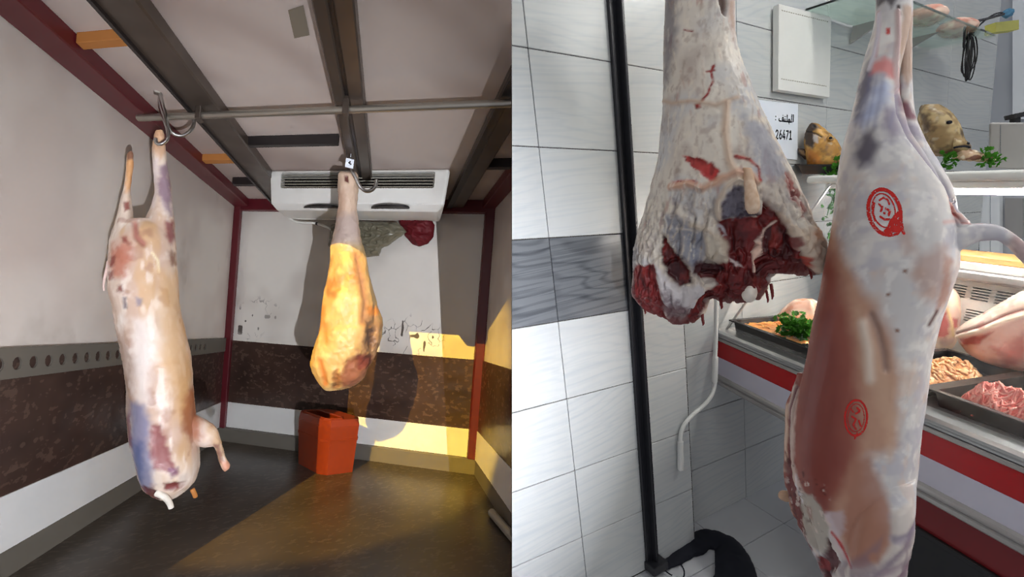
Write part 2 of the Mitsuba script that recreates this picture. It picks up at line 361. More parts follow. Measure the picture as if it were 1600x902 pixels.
# floor tiles
SB = u_(np.cross(Z, SA)); SB = -SB if SB @ CF > 0 else SB    # on the floor, away from the wall, towards the viewer
bed = right_of(slab(RW0 - .3 * SA - .2 * SB - .05 * Z, 4.2 * SA, 2.6 * SB, .045 * Z))
struct('floor_shop', tri(bed), M['grout'], 'pale tiled shop floor')
fx = (onp(1212, 810, np.array([0, 0, FLOOR]), Z) - RW0)
fa, fbb = fx @ SA, fx @ SB
ff = onp(1190, 838, np.array([0, 0, FLOOR]), Z) - RW0
FT = .33
0 and print('floor seam', fa, fbb, ff @ SA, ff @ SB)
for i in range(-3, 8):
    for j in range(-2, 7):
        t = right_of(bslab(RW0 + (fa + i * FT + .001) * SA + (ff @ SB + j * FT + .001) * SB - .006 * Z, (FT - .002) * SA, (FT - .002) * SB, .006 * Z, .001))
        if t.num_tri(): obj('floor_tile', tri(t), M['floor_tile'], 'floor_shop')
# the divider
pd = u_(ray(800, 451)); 
q = [pt(800, -40, 1.5), pt(800, 960, 1.5), pt(800, 960, 3.3), pt(800, -40, 3.3)]
struct('wall_middle', tri(hull(np.vstack([np.array(q) + PN * .0001, np.array(q) + PN * .0015]))), M['sheet_metal'], 'thin sheet-metal divider between the truck and the shop')

# ------------------------------------------------------------------ shop lamps
def tube_lamp(name, a, b, r, L, label):
    k = thing(name, label, 'lamp')
    m = tube([a, (np.asarray(a) + b) / 2, b], r, 12)
    kk = obj('tube', m, 'm_plastic_white', k, smooth=40)
    scene[kk]['emitter'] = {'type': 'area', 'radiance': {'type': 'rgb', 'value': [float(x) for x in L]}}
    return k
LS = np.array([0.99, 1.0, 0.95])
lK = -SC; wK = u_(np.cross(SC, Z)); wK = wK if wK @ CF > 0 else -wK
c0 = onp(1122, 518, RW0, NW) + .75 * lK + .42 * wK; c0 = np.array([c0[0], c0[1], FLOOR + 2.6])
tube_lamp('ceiling_tube_lamp', c0 - .6 * lK, c0 + .6 * lK, .03, LS * 25, 'long white ceiling tube lamp over the display counter')
c1 = np.array([.95, -.75, FLOOR + 2.45])
tube_lamp('ceiling_tube_lamp', c1 - .6 * SA, c1 + .6 * SA, .03, LS * 23, 'long white ceiling tube lamp over the customer side of the shop')

# ------------------------------------------------------------------ noise helpers for meshes
def fbm3(P, f, octv=3, seed=0): return meshkit.fbm(np.asarray(P) * f, octv, seed) - .5
def ico(sub=3): return trimesh.creation.icosphere(subdivisions=sub)
def blob(c, ax, sub=3, amp=0.0, f=20, seed=0):
    """a noisy ellipsoid: ax three half-axis vectors"""
    m = ico(sub); v = m.vertices.copy()
    v = v @ np.array(ax)
    if amp: v = v * (1 + amp * 2 * fbm3(v, f, 3, seed)[:, None])
    return trimesh.Trimesh(v + np.asarray(c), m.faces, process=False)
def rbox(o, e1, e2, e3, r, seg=8):
    """a box with rounded edges (e1, e2, e3 full edge vectors from corner o)"""
    s = trimesh.creation.uv_sphere(r, count=[seg, seg]).vertices; P = []
    o, e1, e2, e3 = map(lambda v: np.asarray(v, float), (o, e1, e2, e3)); h1, h2, h3 = u_(e1) * r, u_(e2) * r, u_(e3) * r
    for a in (0, 1):
        for b in (0, 1):
            for c in (0, 1):
                P.append(s + o + a * e1 + b * e2 + c * e3 + (1 - 2 * a) * h1 + (1 - 2 * b) * h2 + (1 - 2 * c) * h3)
    return hull(np.vstack(P))

# ------------------------------------------------------------------ truck: cooling unit
rf = Tpix(560, 263, t=-.02)[2]
tf = Tpix(560, 322, r=rf)[1]
sl, sr = Tpix(421, 290, r=rf)[0], Tpix(702, 290, r=rf)[0]
tb2 = Tpix(560, 344, r=.07)[1]; slb, srb = Tpix(452, 344, r=.07)[0], Tpix(684, 344, r=.07)[0]
sph = trimesh.creation.uv_sphere(.014, count=[10, 10]).vertices
cor = []
for s_, t_, r_ in [(sl + .014, 0, rf - .014), (sr - .014, 0, rf - .014), (sl + .03, tf - .02, rf - .02), (sr - .03, tf - .02, rf - .02), (sl + .05, tf, rf - .05), (sr - .05, tf, rf - .05),
                   (slb, tb2 - .014, .07), (srb, tb2 - .014, .07), (sl, 0, .07), (sr, 0, .07)]:
    cor.append(sph + T(s_, t_, r_))
shell = hull(np.vstack(cor))
g0, g1 = Tpix(440, 270, r=rf), Tpix(678, 294, r=rf)
cav = rbox(T(g0[0], g0[1], rf - .1), (g1[0] - g0[0]) * TH, (g1[1] - g0[1]) * TV, -.15 * TD, .012)
cu = thing('cooling_unit', 'white ceiling cooling unit with a wide slotted grille on the truck headboard', 'air conditioner')
obj('housing', tri(shell - cav), M['plastic_white'], cu, smooth=35)
obj('grille_back', tri(tslab(g0[0], g1[0], g0[1], g1[1], rf - .098, rf - .085)), M['grille_dark'], cu)
for k in range(5):
    t_ = g0[1] + (k + .75) / 5.4 * (g1[1] - g0[1])
    obj('louver', tri(hull([T(s_, t_ + a, rf - b) for s_ in (g0[0] + .003, g1[0] - .003) for a, b in ((0, .004), (.0028, .004), (.0028, .016), (0, .016))])), M['plastic_grey'], cu)
for xa, xb in ((474, 530), (580, 640)):
    a = Tpix(xa, 325, r=rf - .14)
    path = []
    n_ = 24
    P = [onp(xa + (xb - xa) * (.5 - .5 * math.cos(q)), 325 + 4.2 * math.sin(q), T(0, tf, rf - .05), u_(np.cross(TH, T(0, tb2, .07) - T(0, tf, rf - .05)))) for q in np.arange(n_) * 2 * math.pi / n_]
    nn = u_(np.cross(TH, T(0, tb2, .07) - T(0, tf, rf - .05))); nn = nn if nn @ (CAM - P[0]) > 0 else -nn
    obj('vent', tri(hull([p + q * nn for p in P for q in (-.004, .003)])), M['grille_dark'], cu, label='dark oval slot in the underside')
lp = [T(*Tpix(x, y, r=.10)) for x, y in ((462, 341), (520, 342), (600, 342), (668, 341))]
obj('drip_rail', tube(spline(lp, 20), .008, 10), M['plastic_white'], cu, smooth=40)
hp = [T(*Tpix(x, y, r=.12)) for x, y in ((440, 322), (447, 336), (458, 345), (492, 349), (506, 353), (524, 362))]
k = obj('drain_hose', tube(spline(hp, 30), .0075, 10), M['plastic_white'], label='pale drain hose sagging under the left end of the cooling unit', cat='hose', smooth=40)
e = T(*Tpix(494, 349.5, r=.12)); dd = u_(T(*Tpix(500, 351, r=.12)) - e)
obj('clip', tube([e, e + .012 * dd], .0095, 10), M['dark_bar'], k, label='black hose clip')
# clear plastic bag and dark red cloth stuffed under the unit
def rag(name, px, r, thick, matk, amp, f, seed, label, cat, sub=4, drape=0.0):
    """crumpled sheet goods: outline px swelled to a body, ridged by noise"""
    P = np.array([T(*Tpix(x, y, r=r)) for x, y in px]); c = P.mean(0)
    e1 = u_(TH); e2 = u_(TV - (TV @ e1) * e1); e3 = u_(np.cross(e1, e2)); e3 = e3 if e3 @ (CAM - c) > 0 else -e3
    pol = Polygon(np.c_[(P - c) @ e1, (P - c) @ e2]).buffer(0)
    m = ico(sub); v = m.vertices.copy(); out = []
    ang = np.arctan2(v[:, 1], v[:, 0]); rad = np.hypot(v[:, 0], v[:, 1])
    ring = np.array([[math.cos(a), math.sin(a)] for a in np.linspace(-math.pi, math.pi, 361)])
    R = []
    for d in ring:
        x = LineString([(0, 0), d * 5]).intersection(pol.exterior)
        R.append(max(np.hypot(*np.array(g.coords[0])) for g in getattr(x, 'geoms', [x])) if not x.is_empty else .01)
    Rr = np.interp(ang, np.linspace(-math.pi, math.pi, 361), R)
    Q = c + (rad * Rr * np.cos(ang))[:, None] * e1 + (rad * Rr * np.sin(ang))[:, None] * e2 + (v[:, 2] * thick)[:, None] * e3
    rid = np.abs(fbm3(Q, f, 3, seed)) * 2
    Q = Q + (amp * (1 - 3 * rid) * np.abs(v[:, 2]))[:, None] * e3 + (amp * .5 * fbm3(Q, f, 2, seed + 9))[:, None] * e2
    return obj(name, trimesh.Trimesh(Q, m.faces, process=False), matk, label=label, cat=cat, smooth=True)
mat('bag', {'type': 'twosided', 'bsdf': {'type': 'principled', 'base_color': {'type': 'rgb', 'value': lin(104, 100, 84)}, 'roughness': .12, 'specular': .8}})
rag('plastic_bag', [(513, 385), (518, 352), (560, 346), (622, 348), (636, 362), (618, 376), (596, 390), (592, 400), (568, 402), (548, 396), (530, 392)], .14, .045, M['bag'], .03, 26, 3, 'crumpled grey-green plastic bag stuck under the cooling unit behind the beef leg', 'plastic bag', 5)
rag('red_cloth', [(622, 342), (672, 340), (679, 352), (677, 370), (668, 381), (655, 386), (644, 382), (634, 370), (628, 356)], .07, .05, M['red_cloth'], .02, 14, 5, 'dark red cloth bundle under the right end of the cooling unit', 'cloth', 5)

# orange container on the truck floor
bl, bf, br_ = T(*Tpix(456, 720, t=THT)), T(*Tpix(503, 745, t=THT)), T(*Tpix(560, 737, t=THT))
e1, e2 = br_ - bf, bl - bf; e2 = e2 * min(1, .34 / np.linalg.norm(e2))
hh = .0
for q in np.linspace(.1, .7, 200):
    if proj(bf - q * TV)[1] > 657: hh = q
up = -TV * hh
def canring(z, g, n=12):
    """octagonal ring at height fraction z"""
    c = bf + .5 * e1 + .5 * e2 + z * up; out = []
    for a, b in ((-.5, -.36), (-.36, -.5), (.36, -.5), (.5, -.36), (.5, .36), (.36, .5), (-.36, .5), (-.5, .36)):
        out.append(c + g * (a * e1 + b * e2))
    return out
body = hull(np.array(canring(.0, .96) + canring(.55, 1.03) + canring(.88, 1.07)))
body = body + hull(np.array(canring(.86, 1.07) + canring(1.0, 1.02)))
op = hull(np.array([p for z in (.12, 1.2) for p in [bf + z * up + a * e1 + b * e2 for a, b in ((.06, .12), (.12, .06), (.46, .06), (.52, .12), (.52, .8), (.46, .88), (.12, .88), (.06, .8))]]))
body = body - op
oc = thing('orange_container', 'orange plastic container with an open mouth on the truck floor', 'container')
obj('body', tri(body), M['orange_plastic'], oc, smooth=35)
rim = [bf + 1.0 * up + a * e1 + b * e2 for a, b in ((.05, .12), (.12, .04), (.46, .04), (.54, .12), (.54, .8), (.46, .9), (.12, .9), (.05, .8))]
obj('mouth_rim', tube(np.array(rim + rim[:1]), .009, 8), M['orange_plastic'], oc, smooth=40)
obj('band', tri(hull(np.array(canring(.60, 1.055) + canring(.64, 1.065))) - hull(np.array(canring(.58, 1.0) + canring(.66, 1.0)))), M['orange_plastic'], oc)
# pipe lying along the right wall
a, b = T(*Tpix(768, 801, t=THT - .02)), T(*Tpix(836, 880, t=THT - .02))
pm = left_of(mani(tube([a, a + .5 * (b - a), b], .018, 12)))
obj('floor_pipe', tri(pm), M['plastic_grey'], label='grey pipe lying on the truck floor by the right wall', cat='pipe', smooth=40)

# ------------------------------------------------------------------ shop: post, pipe, cover, paper
nw = -NW if (NW @ (CAM - foot)) < 0 else NW
pa, pb_ = onp(945, 0, SW0, NW), onp(972, 0, SW0, NW); pc, pd_ = onp(1005, 880, SW0, NW), onp(1030, 886, SW0, NW)
top = .5 * (pa + pb_); bot = .5 * (pc + pd_)
ud = u_(top - bot); wv = u_(np.cross(ud, nw)); wv = wv if wv @ SA > 0 else -wv
hw = .5 * abs((pb_ - pa) @ wv) * .88
top2 = bot + ud * 2.3; bot2 = bot - ud * 0.0
k = thing('black_post', 'black steel angle post standing against the tiled wall left of the big beef leg', 'post')
obj('front_flange', tri(bslab(bot2 - hw * wv, 2 * hw * wv, 2.3 * ud, .012 * nw, .002)), M['black_steel'], k)
obj('side_flange', tri(bslab(bot2 - .15 * hw * wv, .006 * wv, 2.3 * ud, .034 * nw, .002)), M['black_steel'], k)
obj('foot_plate', tri(bslab(bot2 - 1.25 * hw * wv + .0 * ud, 2.5 * hw * wv, .035 * ud, .05 * nw, .003)), M['black_steel'], k)
# white conduit from behind the beef down across the step
R1 = RW0 + .02 * nw
cp = [(1119, 420), (1119, 480), (1118, 540), (1117, 585), (1116, 606), (1108, 624), (1092, 640), (1076, 655), (1066, 670), (1063, 690), (1063, 734)]
P = [onp(x, y, R1 + .085 * nw + .03 * nw * 0, NW) if y < 640 else onp(x, y, SW0 + .014 * nw, NW) for x, y in cp]
P = [p + (0 if i > 6 else 0) * nw for i, p in enumerate(P)]
k = thing('conduit', 'white bent electrical conduit running down past the edge of the tiled wall', 'pipe')
obj('pipe', tube(spline(P[:], 60), .0075, 12), M['plastic_white'], k, smooth=40)
obj('sleeve', tube([P[9] , P[10]], .0105, 12), M['plastic_white'], k, smooth=40)
obj('joint', tube([onp(1117.5, 558, R1 + .085 * nw, NW), onp(1116.5, 597, R1 + .085 * nw, NW)], .0105, 12), M['plastic_white'], k, smooth=40)
# white cover panel
rw = -NW if (NW @ (CAM - RW0)) < 0 else NW
def rpix(x, y, off=0.0): return onp(x, y, RW0 + off * rw, NW)
q = [rpix(x, y, .03) for x, y in ((1217, 6), (1299, 27), (1296, 152), (1216, 140))]
k = thing('cover_panel', 'white cover panel mounted high on the pale tiled wall', 'panel')
obj('board', tri(hull([p - d * rw for p in q for d in (0, .022)])), M['plastic_white'], k)
for fa_ in (.06, .86):
    n_ = 22
    mid = lambda f, g: q[0] + f * (q[1] - q[0]) + g * (q[3] - q[0]) + f * g * (q[2] - q[1] - q[3] + q[0])
    obj('perforation', cat_(*[slab(mid(.05 + .9 * i / n_, fa_) , .55 * .9 / n_ * (q[1] - q[0]), .012 * (q[3] - q[0]), .0006 * rw) for i in range(n_)]), M['plastic_grey'], k)
# phone notice
q = [rpix(x, y, .004) for x, y in ((1150, 152), (1247, 163), (1246, 250), (1150, 240))]
k = thing('paper_notice', 'white paper notice with a phone number taped to the tiled wall beside the beef leg', 'notice')
obj('sheet', tri(hull([p - d * rw for p in q for d in (0, .0015)])), M['paper'], k)
mid = lambda f, g: q[0] + f * (q[1] - q[0]) + g * (q[3] - q[0]) + f * g * (q[2] - q[1] - q[3] + q[0])
ex = u_(q[1] - q[0]); ey = u_(q[3] - q[0])
def on_sheet(polys, x, y, h):
    """flat lettering (y up, height h) laid on the notice with its right lower end at pixel x, y"""
    o = rpix(x, y, .0042); out = []
    for g in polys:
        m = trimesh.creation.extrude_polygon(g, .0006, engine='earcut')
        v = m.vertices; out.append(trimesh.Trimesh(o + v[:, :1] * ex - v[:, 1:2] * ey + v[:, 2:] * rw, m.faces, process=False))
    return trimesh.util.concatenate(out)
tm = meshkit.text_mesh('26471', .036, .0006, bold=True)
v = tm.vertices.copy(); w_ = v[:, 0].max(); o = rpix(1237, 218.5, .0042)
v[:, 0] = (v[:, 0] - w_) * .74
obj('digits', trimesh.Trimesh(o + v[:, :1] * ex - v[:, 1:2] * ey + v[:, 2:] * rw, tm.faces, process=False), M['ink'], k, label='printed digits 26471')
S = lambda pts, w: LineString(pts).buffer(w, cap_style=2, join_style=1)
D = lambda x, y, r=.075: Point(x, y).buffer(r)
# the word for telephone, right to left, in units of its letter height
wd = unary_union([S([(4.0, 0), (4.0, 1.15)], .1), S([(3.55, 1.15), (3.55, .0), (3.1, 0)], .1),
                  S([(3.2, 0), (.55, 0)], .1), Point(2.85, .12).buffer(.33).difference(Point(2.85, .12).buffer(.13)), S([(2.85, .15), (2.85, -.38)], .09),
                  S([(2.3, 0), (2.3, 1.05)], .1), S([(1.75, 0), (1.75, .42)], .1), D(1.62, .72), D(1.9, .72),
                  Point(1.15, .36).buffer(.26).difference(Point(1.15, .36).buffer(.1)), D(1.15, .86), S([(1.4, .3), (1.4, 0), (.3, 0), (.12, .12), (.1, .4)], .1)])
colon = [D(-.75, .12, .11), D(-.75, .62, .11)]
sc = .0265
polys = [affinity.scale(affinity.translate(g, -4.1, 0), .98 * sc, sc, origin=(0, 0)) for g in list(getattr(wd, 'geoms', [wd])) + colon]
obj('arabic_word', on_sheet(polys, 1240, 191, sc), M['ink'], k, label='printed Arabic word for telephone with a colon')

# ------------------------------------------------------------------ shop: display counter
P0 = onp(1122, 518, RW0, NW); KO = np.array([P0[0], P0[1], FLOOR])
KL, KW = -SC, u_(np.cross(SC, Z))
KW = KW if KW @ CF > 0 else -KW
def K(l, w, h): return KO + l * KL + w * KW + h * Z
def Kpix(x, y, l=None, w=None, h=None):
    axes = [KL, KW, Z]; i = [l is not None, w is not None, h is not None].index(True)
    P = onp(x, y, KO + axes[i] * [l, w, h][i], axes[i]) - KO
    return np.array([P @ KL, P @ KW, P[2]])
def kslab(l0, l1, w0, w1, h0, h1, ch=.0):
    a = (K(l0, w0, h0), (l1 - l0) * KL, (w1 - w0) * KW, (h1 - h0) * Z)
    return bslab(*a, ch) if ch else slab(*a)
L1 = 1.6
dc = thing('display_counter', 'refrigerated butcher display counter with red and lilac front stripes and aluminium rails', 'display counter')
rp = [(.0, .797), (-.006, .800), (-.008, .806), (-.004, .809), (-.004, .812), (-.016, .815), (-.019, .822), (-.014, .831), (.03, .836), (.03, .797)]
rm = trimesh.creation.extrude_polygon(Polygon(rp), L1, engine='earcut')
obj('top_rail', trimesh.Trimesh(KO + rm.vertices[:, 2:] * KL + rm.vertices[:, :1] * KW + rm.vertices[:, 1:2] * Z, rm.faces, process=False), M['alu'], dc, label='ribbed aluminium rail along the front edge')
obj('lower_rail', tri(kslab(0, L1, -.006, .02, .783, .796, .002)), M['alu_dull'], dc)
obj('red_stripe', tri(kslab(0, L1, 0, .012, .716, .783)), M['red_panel'], dc, label='red stripe panel')
obj('lilac_panel', tri(kslab(0, L1, .0, .012, .645, .7155)), M['lilac_panel'], dc, label='pale lilac panel')
sp = [(.02, .645), (-.002, .645), (-.010, .640), (-.012, .633), (-.006, .630), (-.006, .625), (-.013, .621), (-.014, .612), (-.004, .604), (.02, .602)]
rm = trimesh.creation.extrude_polygon(Polygon(sp), L1, engine='earcut')
obj('bumper_rail', trimesh.Trimesh(KO + rm.vertices[:, 2:] * KL + rm.vertices[:, :1] * KW + rm.vertices[:, 1:2] * Z, rm.faces, process=False), M['alu_dull'], dc, label='grooved steel bumper rail')
obj('underside', tri(kslab(0, L1, .012, .62, .60, .63)), M['sheet_metal'], dc)
obj('deck', tri(kslab(0, L1, .03, .60, .80, .83)), M['alu_dull'], dc)
LB = .64
obj('base_panel', tri(kslab(LB, L1, .03, .60, .075, .60)), M['red_panel_dark'], dc, label='dark red lower panel')
obj('base_panel_edge', tri(kslab(LB, L1, .018, .03, .49, .505, .002)), M['dark_rubber'], dc)
obj('kick_plate', tri(kslab(LB, L1, .02, .58, .0, .49)), M['dark_rubber'], dc)
# shelf on top, lit by a tube
SH = 1.432; WS = .40
obj("top_shelf", tri(rbox(K(-.08, WS, SH - .03), (L1 + .08) * KL, .40 * KW, .03 * Z, .012)), M['plastic_white'], dc, smooth=35, label='white shelf on top of the case')
obj('shelf_lamp_housing', tri(kslab(.0, L1, WS + .012, WS + .07, SH - .05, SH - .03, .003)), M['plastic_white'], dc)
kk = obj('shelf_lamp', tube([K(.05, WS + .035, SH - .058), K(.8, WS + .035, SH - .058), K(L1, WS + .035, SH - .058)], .012, 10), M['plastic_white'], dc, label='bright tube lamp under the shelf')
scene[kk]['emitter'] = {'type': 'area', 'radiance': {'type': 'rgb', 'value': [52, 49, 45]}}
# front glass
G = [K(.03, .012, .836), K(L1, .012, .836), K(L1, WS + .004, SH - .03), K(.03, WS + .004, SH - .03)]
gm = trimesh.Trimesh(np.array(G), [[0, 1, 2], [0, 2, 3]], process=False)
obj('front_glass', gm, M['glass'], dc, label='sloping glass front')
obj('glass_edge', tri(hull([p + d * KL + e * KW for p in (G[0], G[3]) for d in (-.004, .004) for e in (-.003, .003)])), M['alu_dull'], dc)
# white slotted back panel, its dark bar and the wooden board on top
WB = .58
def hat(x, y, w): return Kpix(x, y, w=w)
b0 = hat(1540, 505, WB)[2]; b1 = hat(1540, 442, WB)[2]; b2 = hat(1540, 425, WB)[2]; b3 = hat(1540, 412, WB)[2]; b4 = hat(1540, 394, WB)[2]
panel = kslab(.0, L1, WB, WB + .02, .83, b1)
cuts = []
for j in range(2):
    for i in range(26):
        l0 = .02 + i * .061
        for m_ in range(5):
            hb = b1 - .022 - j * .075 - m_ * .0092
            cuts.append(slab(K(l0, WB - .01, hb - .0022), .046 * KL, .04 * KW, .0044 * Z))
panel = panel - m3.Manifold.batch_boolean(cuts, m3.OpType.Add)
obj('slotted_panel', tri(panel), M['plastic_white'], dc, label='white back panel with rows of air slots')
obj('panel_back', tri(kslab(0, L1, WB + .022, WB + .03, .83, b1)), M['grille_dark'], dc)
obj('back_bar', tri(rbox(K(0, WB - .03, b1), L1 * KL, .07 * KW, (b2 - b1) * Z, .012)), M['alu_dull'], dc, smooth=35)
obj('back_ledge', tri(kslab(0, L1, WB - .02, WB + .06, b2, b3, .003)), M['plastic_white'], dc)
obj('wooden_board', tri(kslab(0, L1, WB - .01, WB + .16, b3, b3 + .022, .004)), M['wood_board'], label='long wooden cutting board along the back of the display counter', cat='cutting board')

# ------------------------------------------------------------------ carcasses: one continuous body each, marked in its own front plane
class Frame:
    """an upright plane of its own distance that faces the viewer; a right, b down, c towards the viewer (metres)"""
    def __init__(s, x, y, z):
        s.o = pt(x, y, z); s.ez = -u_(ray(x, y)); s.ex = u_(CX - (CX @ s.ez) * s.ez); s.ey = np.cross(s.ex, s.ez)
        if s.ey @ CD < 0: s.ey = -s.ey
        s.mm = z / F
    def uv(s, x, y):
        P = onp(x, y, s.o, s.ez) - s.o; return np.array([P @ s.ex, P @ s.ey])
    def P(s, a, b, c=0.0): return s.o + a * s.ex + b * s.ey + c * s.ez
    def at(s, x, y, c=0.0):
        a, b = s.uv(x, y); return s.P(a, b, c)
    def chart(s, V):
        """points -> the outline's drawing units on the plane"""
        q = V - s.o; Q = s.o + (q @ s.ex)[:, None] * s.ex + (q @ s.ey)[:, None] * s.ey
        d = Q - CAM; z = d @ CF
        return np.c_[PX + F * (d @ CX) / z, PY + F * (d @ CD) / z]
def loft(fr, st, n=44, m=60, p=2.3, cap=True):
    """st: (xl, yl, xr, yr, half depth in m, offset towards viewer) along the limb"""
    from scipy.interpolate import PchipInterpolator
    S = []
    for xl, yl, xr, yr, e, c in st:
        l, r = fr.uv(xl, yl), fr.uv(xr, yr); S.append([*l, *r, e, c])
    S = np.array(S); mid = .5 * (S[:, :2] + S[:, 2:4])
    t = np.r_[0, np.cumsum(np.linalg.norm(np.diff(mid, axis=0), axis=1))]
    Q = PchipInterpolator(t, S)(np.linspace(0, t[-1], m))
    ang = np.arange(n) * 2 * np.pi / n; ca, sa = np.cos(ang), np.sin(ang)
    ca, sa = np.sign(ca) * np.abs(ca) ** (2 / p), np.sign(sa) * np.abs(sa) ** (2 / p)
    V = []
    for q in Q:
        c0 = .5 * (q[:2] + q[2:4]); h = .5 * (q[2:4] - q[:2])
        ab = c0 + ca[:, None] * h
        V.append(fr.o + ab[:, :1] * fr.ex + ab[:, 1:] * fr.ey + (sa * q[4] + q[5])[:, None] * fr.ez)
    ends = [V[0].mean(0), V[-1].mean(0)]
    V = np.vstack(V + [np.array(ends)]); Fc = []
    for i in range(m - 1):
        for k in range(n):
            l = (k + 1) % n; Fc += [[i * n + k, (i + 1) * n + l, i * n + l], [i * n + k, (i + 1) * n + k, (i + 1) * n + l]]
    for k in range(n):
        l = (k + 1) % n; Fc += [[len(V) - 2, k, l], [len(V) - 1, (m - 1) * n + l, (m - 1) * n + k]]
    t_ = trimesh.Trimesh(V, np.array(Fc), process=False)
    if t_.volume < 0: t_ = trimesh.Trimesh(V, np.array(Fc)[:, ::-1], process=False)
    return mani(t_)
def rows(*r): return [(xl, y, xr, y, e, c) for y, xl, xr, e, c in r]
def fuse(parts, length, it=12, lam=.5):
    m = m3.Manifold.batch_boolean(parts, m3.OpType.Add)
    t = tri(m); t.merge_vertices(digits_vertex=6)
    m = m.refine_to_length(length); t = tri(m)
    t = trimesh.Trimesh(t.vertices, t.faces, process=True)
    v0 = np.array(t.vertices)
    trimesh.smoothing.filter_taubin(t, lamb=lam, nu=lam + .03, iterations=it)
    far = np.linalg.norm(t.vertices - v0, axis=1) > .02
    v1 = np.array(t.vertices); v1[far] = v0[far]
    return trimesh.Trimesh(v1, t.faces, process=False)
def sdist(P, poly, closed=True):
    """signed distance (negative inside) of points to a polygon, or distance to a polyline"""
    poly = np.asarray(poly, float); d = np.full(len(P), 1e9); ins = np.zeros(len(P), bool)
    for i in range(len(poly) if closed else len(poly) - 1):
        a, b = poly[i], poly[(i + 1) % len(poly)]; e = b - a
        w = P - a; t = np.clip(w @ e / (e @ e + 1e-9), 0, 1)
        d = np.minimum(d, np.hypot(*(w - t[:, None] * e).T))
        if closed:
            c = (a[1] > P[:, 1]) != (b[1] > P[:, 1])
            ins ^= c & (P[:, 0] < e[0] * (P[:, 1] - a[1]) / (e[1] + 1e-12) + a[0])
    return np.where(ins, -d, d) if closed else d
def sst(a, b, x):
    t = np.clip((x - a) / (b - a), 0, 1); return t * t * (3 - 2 * t)
class Paint:
    def __init__(s, fr, mesh, base, seed=0):
        s.fr, s.m, s.seed = fr, mesh, seed
        V = np.array(mesh.vertices); s.V = V; s.N = np.array(mesh.vertex_normals)
        s.xy = fr.chart(V); s.front = sst(-.15, .25, s.N @ fr.ez)
        s.C = np.tile(srgb(*base), (len(V), 1)); s.H = np.zeros(len(V))
        s.k = 0
    def n(s, f, octv=3, sx=1.0, sy=1.0):
        """noise in [0,1] on the body, f per metre, stretched sx, sy"""
        s.k += 1; q = s.V - s.fr.o
        L = np.c_[q @ s.fr.ex * sx, q @ s.fr.ey * sy, q @ s.fr.ez * sx]
        return meshkit.fbm(L * f + 31.7 * s.seed, octv, s.seed * 50 + s.k)
    def mix(s, col, w):
        s.C = s.C * (1 - w[:, None]) + srgb(*col) * w[:, None]
    def poly(s, pts, col, soft=4, w=1.0, edge=0.0, ef=60, h=0.0, back=False, closed=True, width=0, hs=None):
        pts = np.asarray(pts, float); pad = soft + edge + width + 6
        lo, hi = pts.min(0) - pad, pts.max(0) + pad
        sel = np.where(((s.xy > lo) & (s.xy < hi)).all(1) & (s.front > 0 if not back else True))[0]
        if not len(sel): return
        d = sdist(s.xy[sel], pts, closed) - width
        if edge:
            s.k += 1; d = d + edge * 2 * fbm3(s.V[sel] + s.k, ef, 3, s.seed + s.k)
        m = 1 - sst(-soft, soft, d)
        f = np.ones(len(sel)) if back else s.front[sel]
        if col is not None:
            ww = (m * w * f)[:, None]; s.C[sel] = s.C[sel] * (1 - ww) + srgb(*col) * ww
        if h:
            mh = 1 - sst(-(hs or soft * 2), (hs or soft), d); s.H[sel] += h * mh * f
        return sel, m
    def line(s, pts, col, width=1.5, soft=1.5, **k): return s.poly(pts, col, soft, closed=False, width=width, **k)
    def finish(s, name, parent=None, matk='vgloss', **k):
        V = s.V + s.N * s.H[:, None]
        return obj(name, trimesh.Trimesh(V, s.m.faces, process=False), M[matk], parent, smooth=True, color=np.clip(s.C, .002, .98), **k), V
mat('meat', princ(VC, .42, .42))
mat('fat', princ(VC, .42, .45))
mat('fat_pale', princ(lin(206, 180, 172), .4, .4)); mat('fat_yellow', princ(lin(184, 150, 122), .4, .4))
mat('red_meat', princ(lin(108, 30, 28), .4, .45)); mat('bone', princ(lin(226, 218, 206), .3, .5))
mat('stamp_red', princ(lin(196, 40, 34), .5, .3))

# ---- big beef quarter in the shop
fb_ = Frame(1130, 260, 1.10)
parts = [
    loft(fb_, rows((-60, 1046, 1142, .055, 0), (0, 1041, 1148, .06, 0), (60, 1037, 1150, .066, 0), (130, 1037, 1173, .085, 0), (187, 1036, 1199, .10, 0), (240, 1030, 1224, .112, 0), (290, 1018, 1247, .12, 0), (350, 1003, 1270, .115, 0), (394, 1000, 1272, .10, 0), (425, 1012, 1240, .07, 0)), m=70, p=2.5),
    loft(fb_, rows((270, 1030, 1120, .06, .01), (320, 1010, 1130, .09, .01), (400, 991, 1130, .105, .01), (450, 985, 1116, .10, .01), (482, 1003, 1106, .08, .0), (498, 1035, 1094, .05, 0), (505, 1058, 1080, .02, 0)), p=2.6),
    loft(fb_, rows((340, 1090, 1205, .09, .0), (410, 1092, 1208, .115, .0), (445, 1095, 1206, .10, .0), (465, 1108, 1192, .07, 0), (474, 1128, 1168, .02, 0)), p=2.6),
    loft(fb_, rows((210, 1125, 1208, .06, .0), (300, 1125, 1252, .10, .0), (350, 1132, 1273, .11, .0), (394, 1142, 1286, .105, 0), (418, 1168, 1282, .08, 0), (430, 1225, 1268, .03, 0), (433, 1240, 1258, .01, 0)), p=2.6),
]
bm = fuse(parts, .0031, 22)
pa_ = Paint(fb_, bm, (214, 204, 190), 2)
p = pa_
fat_n = p.n(14); fib = p.n(30, 4, 1.0, .28); fine = p.n(120, 3)
p.mix((176, 160, 148), sst(.45, .68, fat_n) * .7); p.mix((226, 216, 200), sst(.5, .7, fib) * .6); p.mix((150, 124, 112), sst(.58, .75, p.n(45, 3)) * .45)
p.mix((168, 176, 190), sst(.55, .7, p.n(10, 2)) * .4)
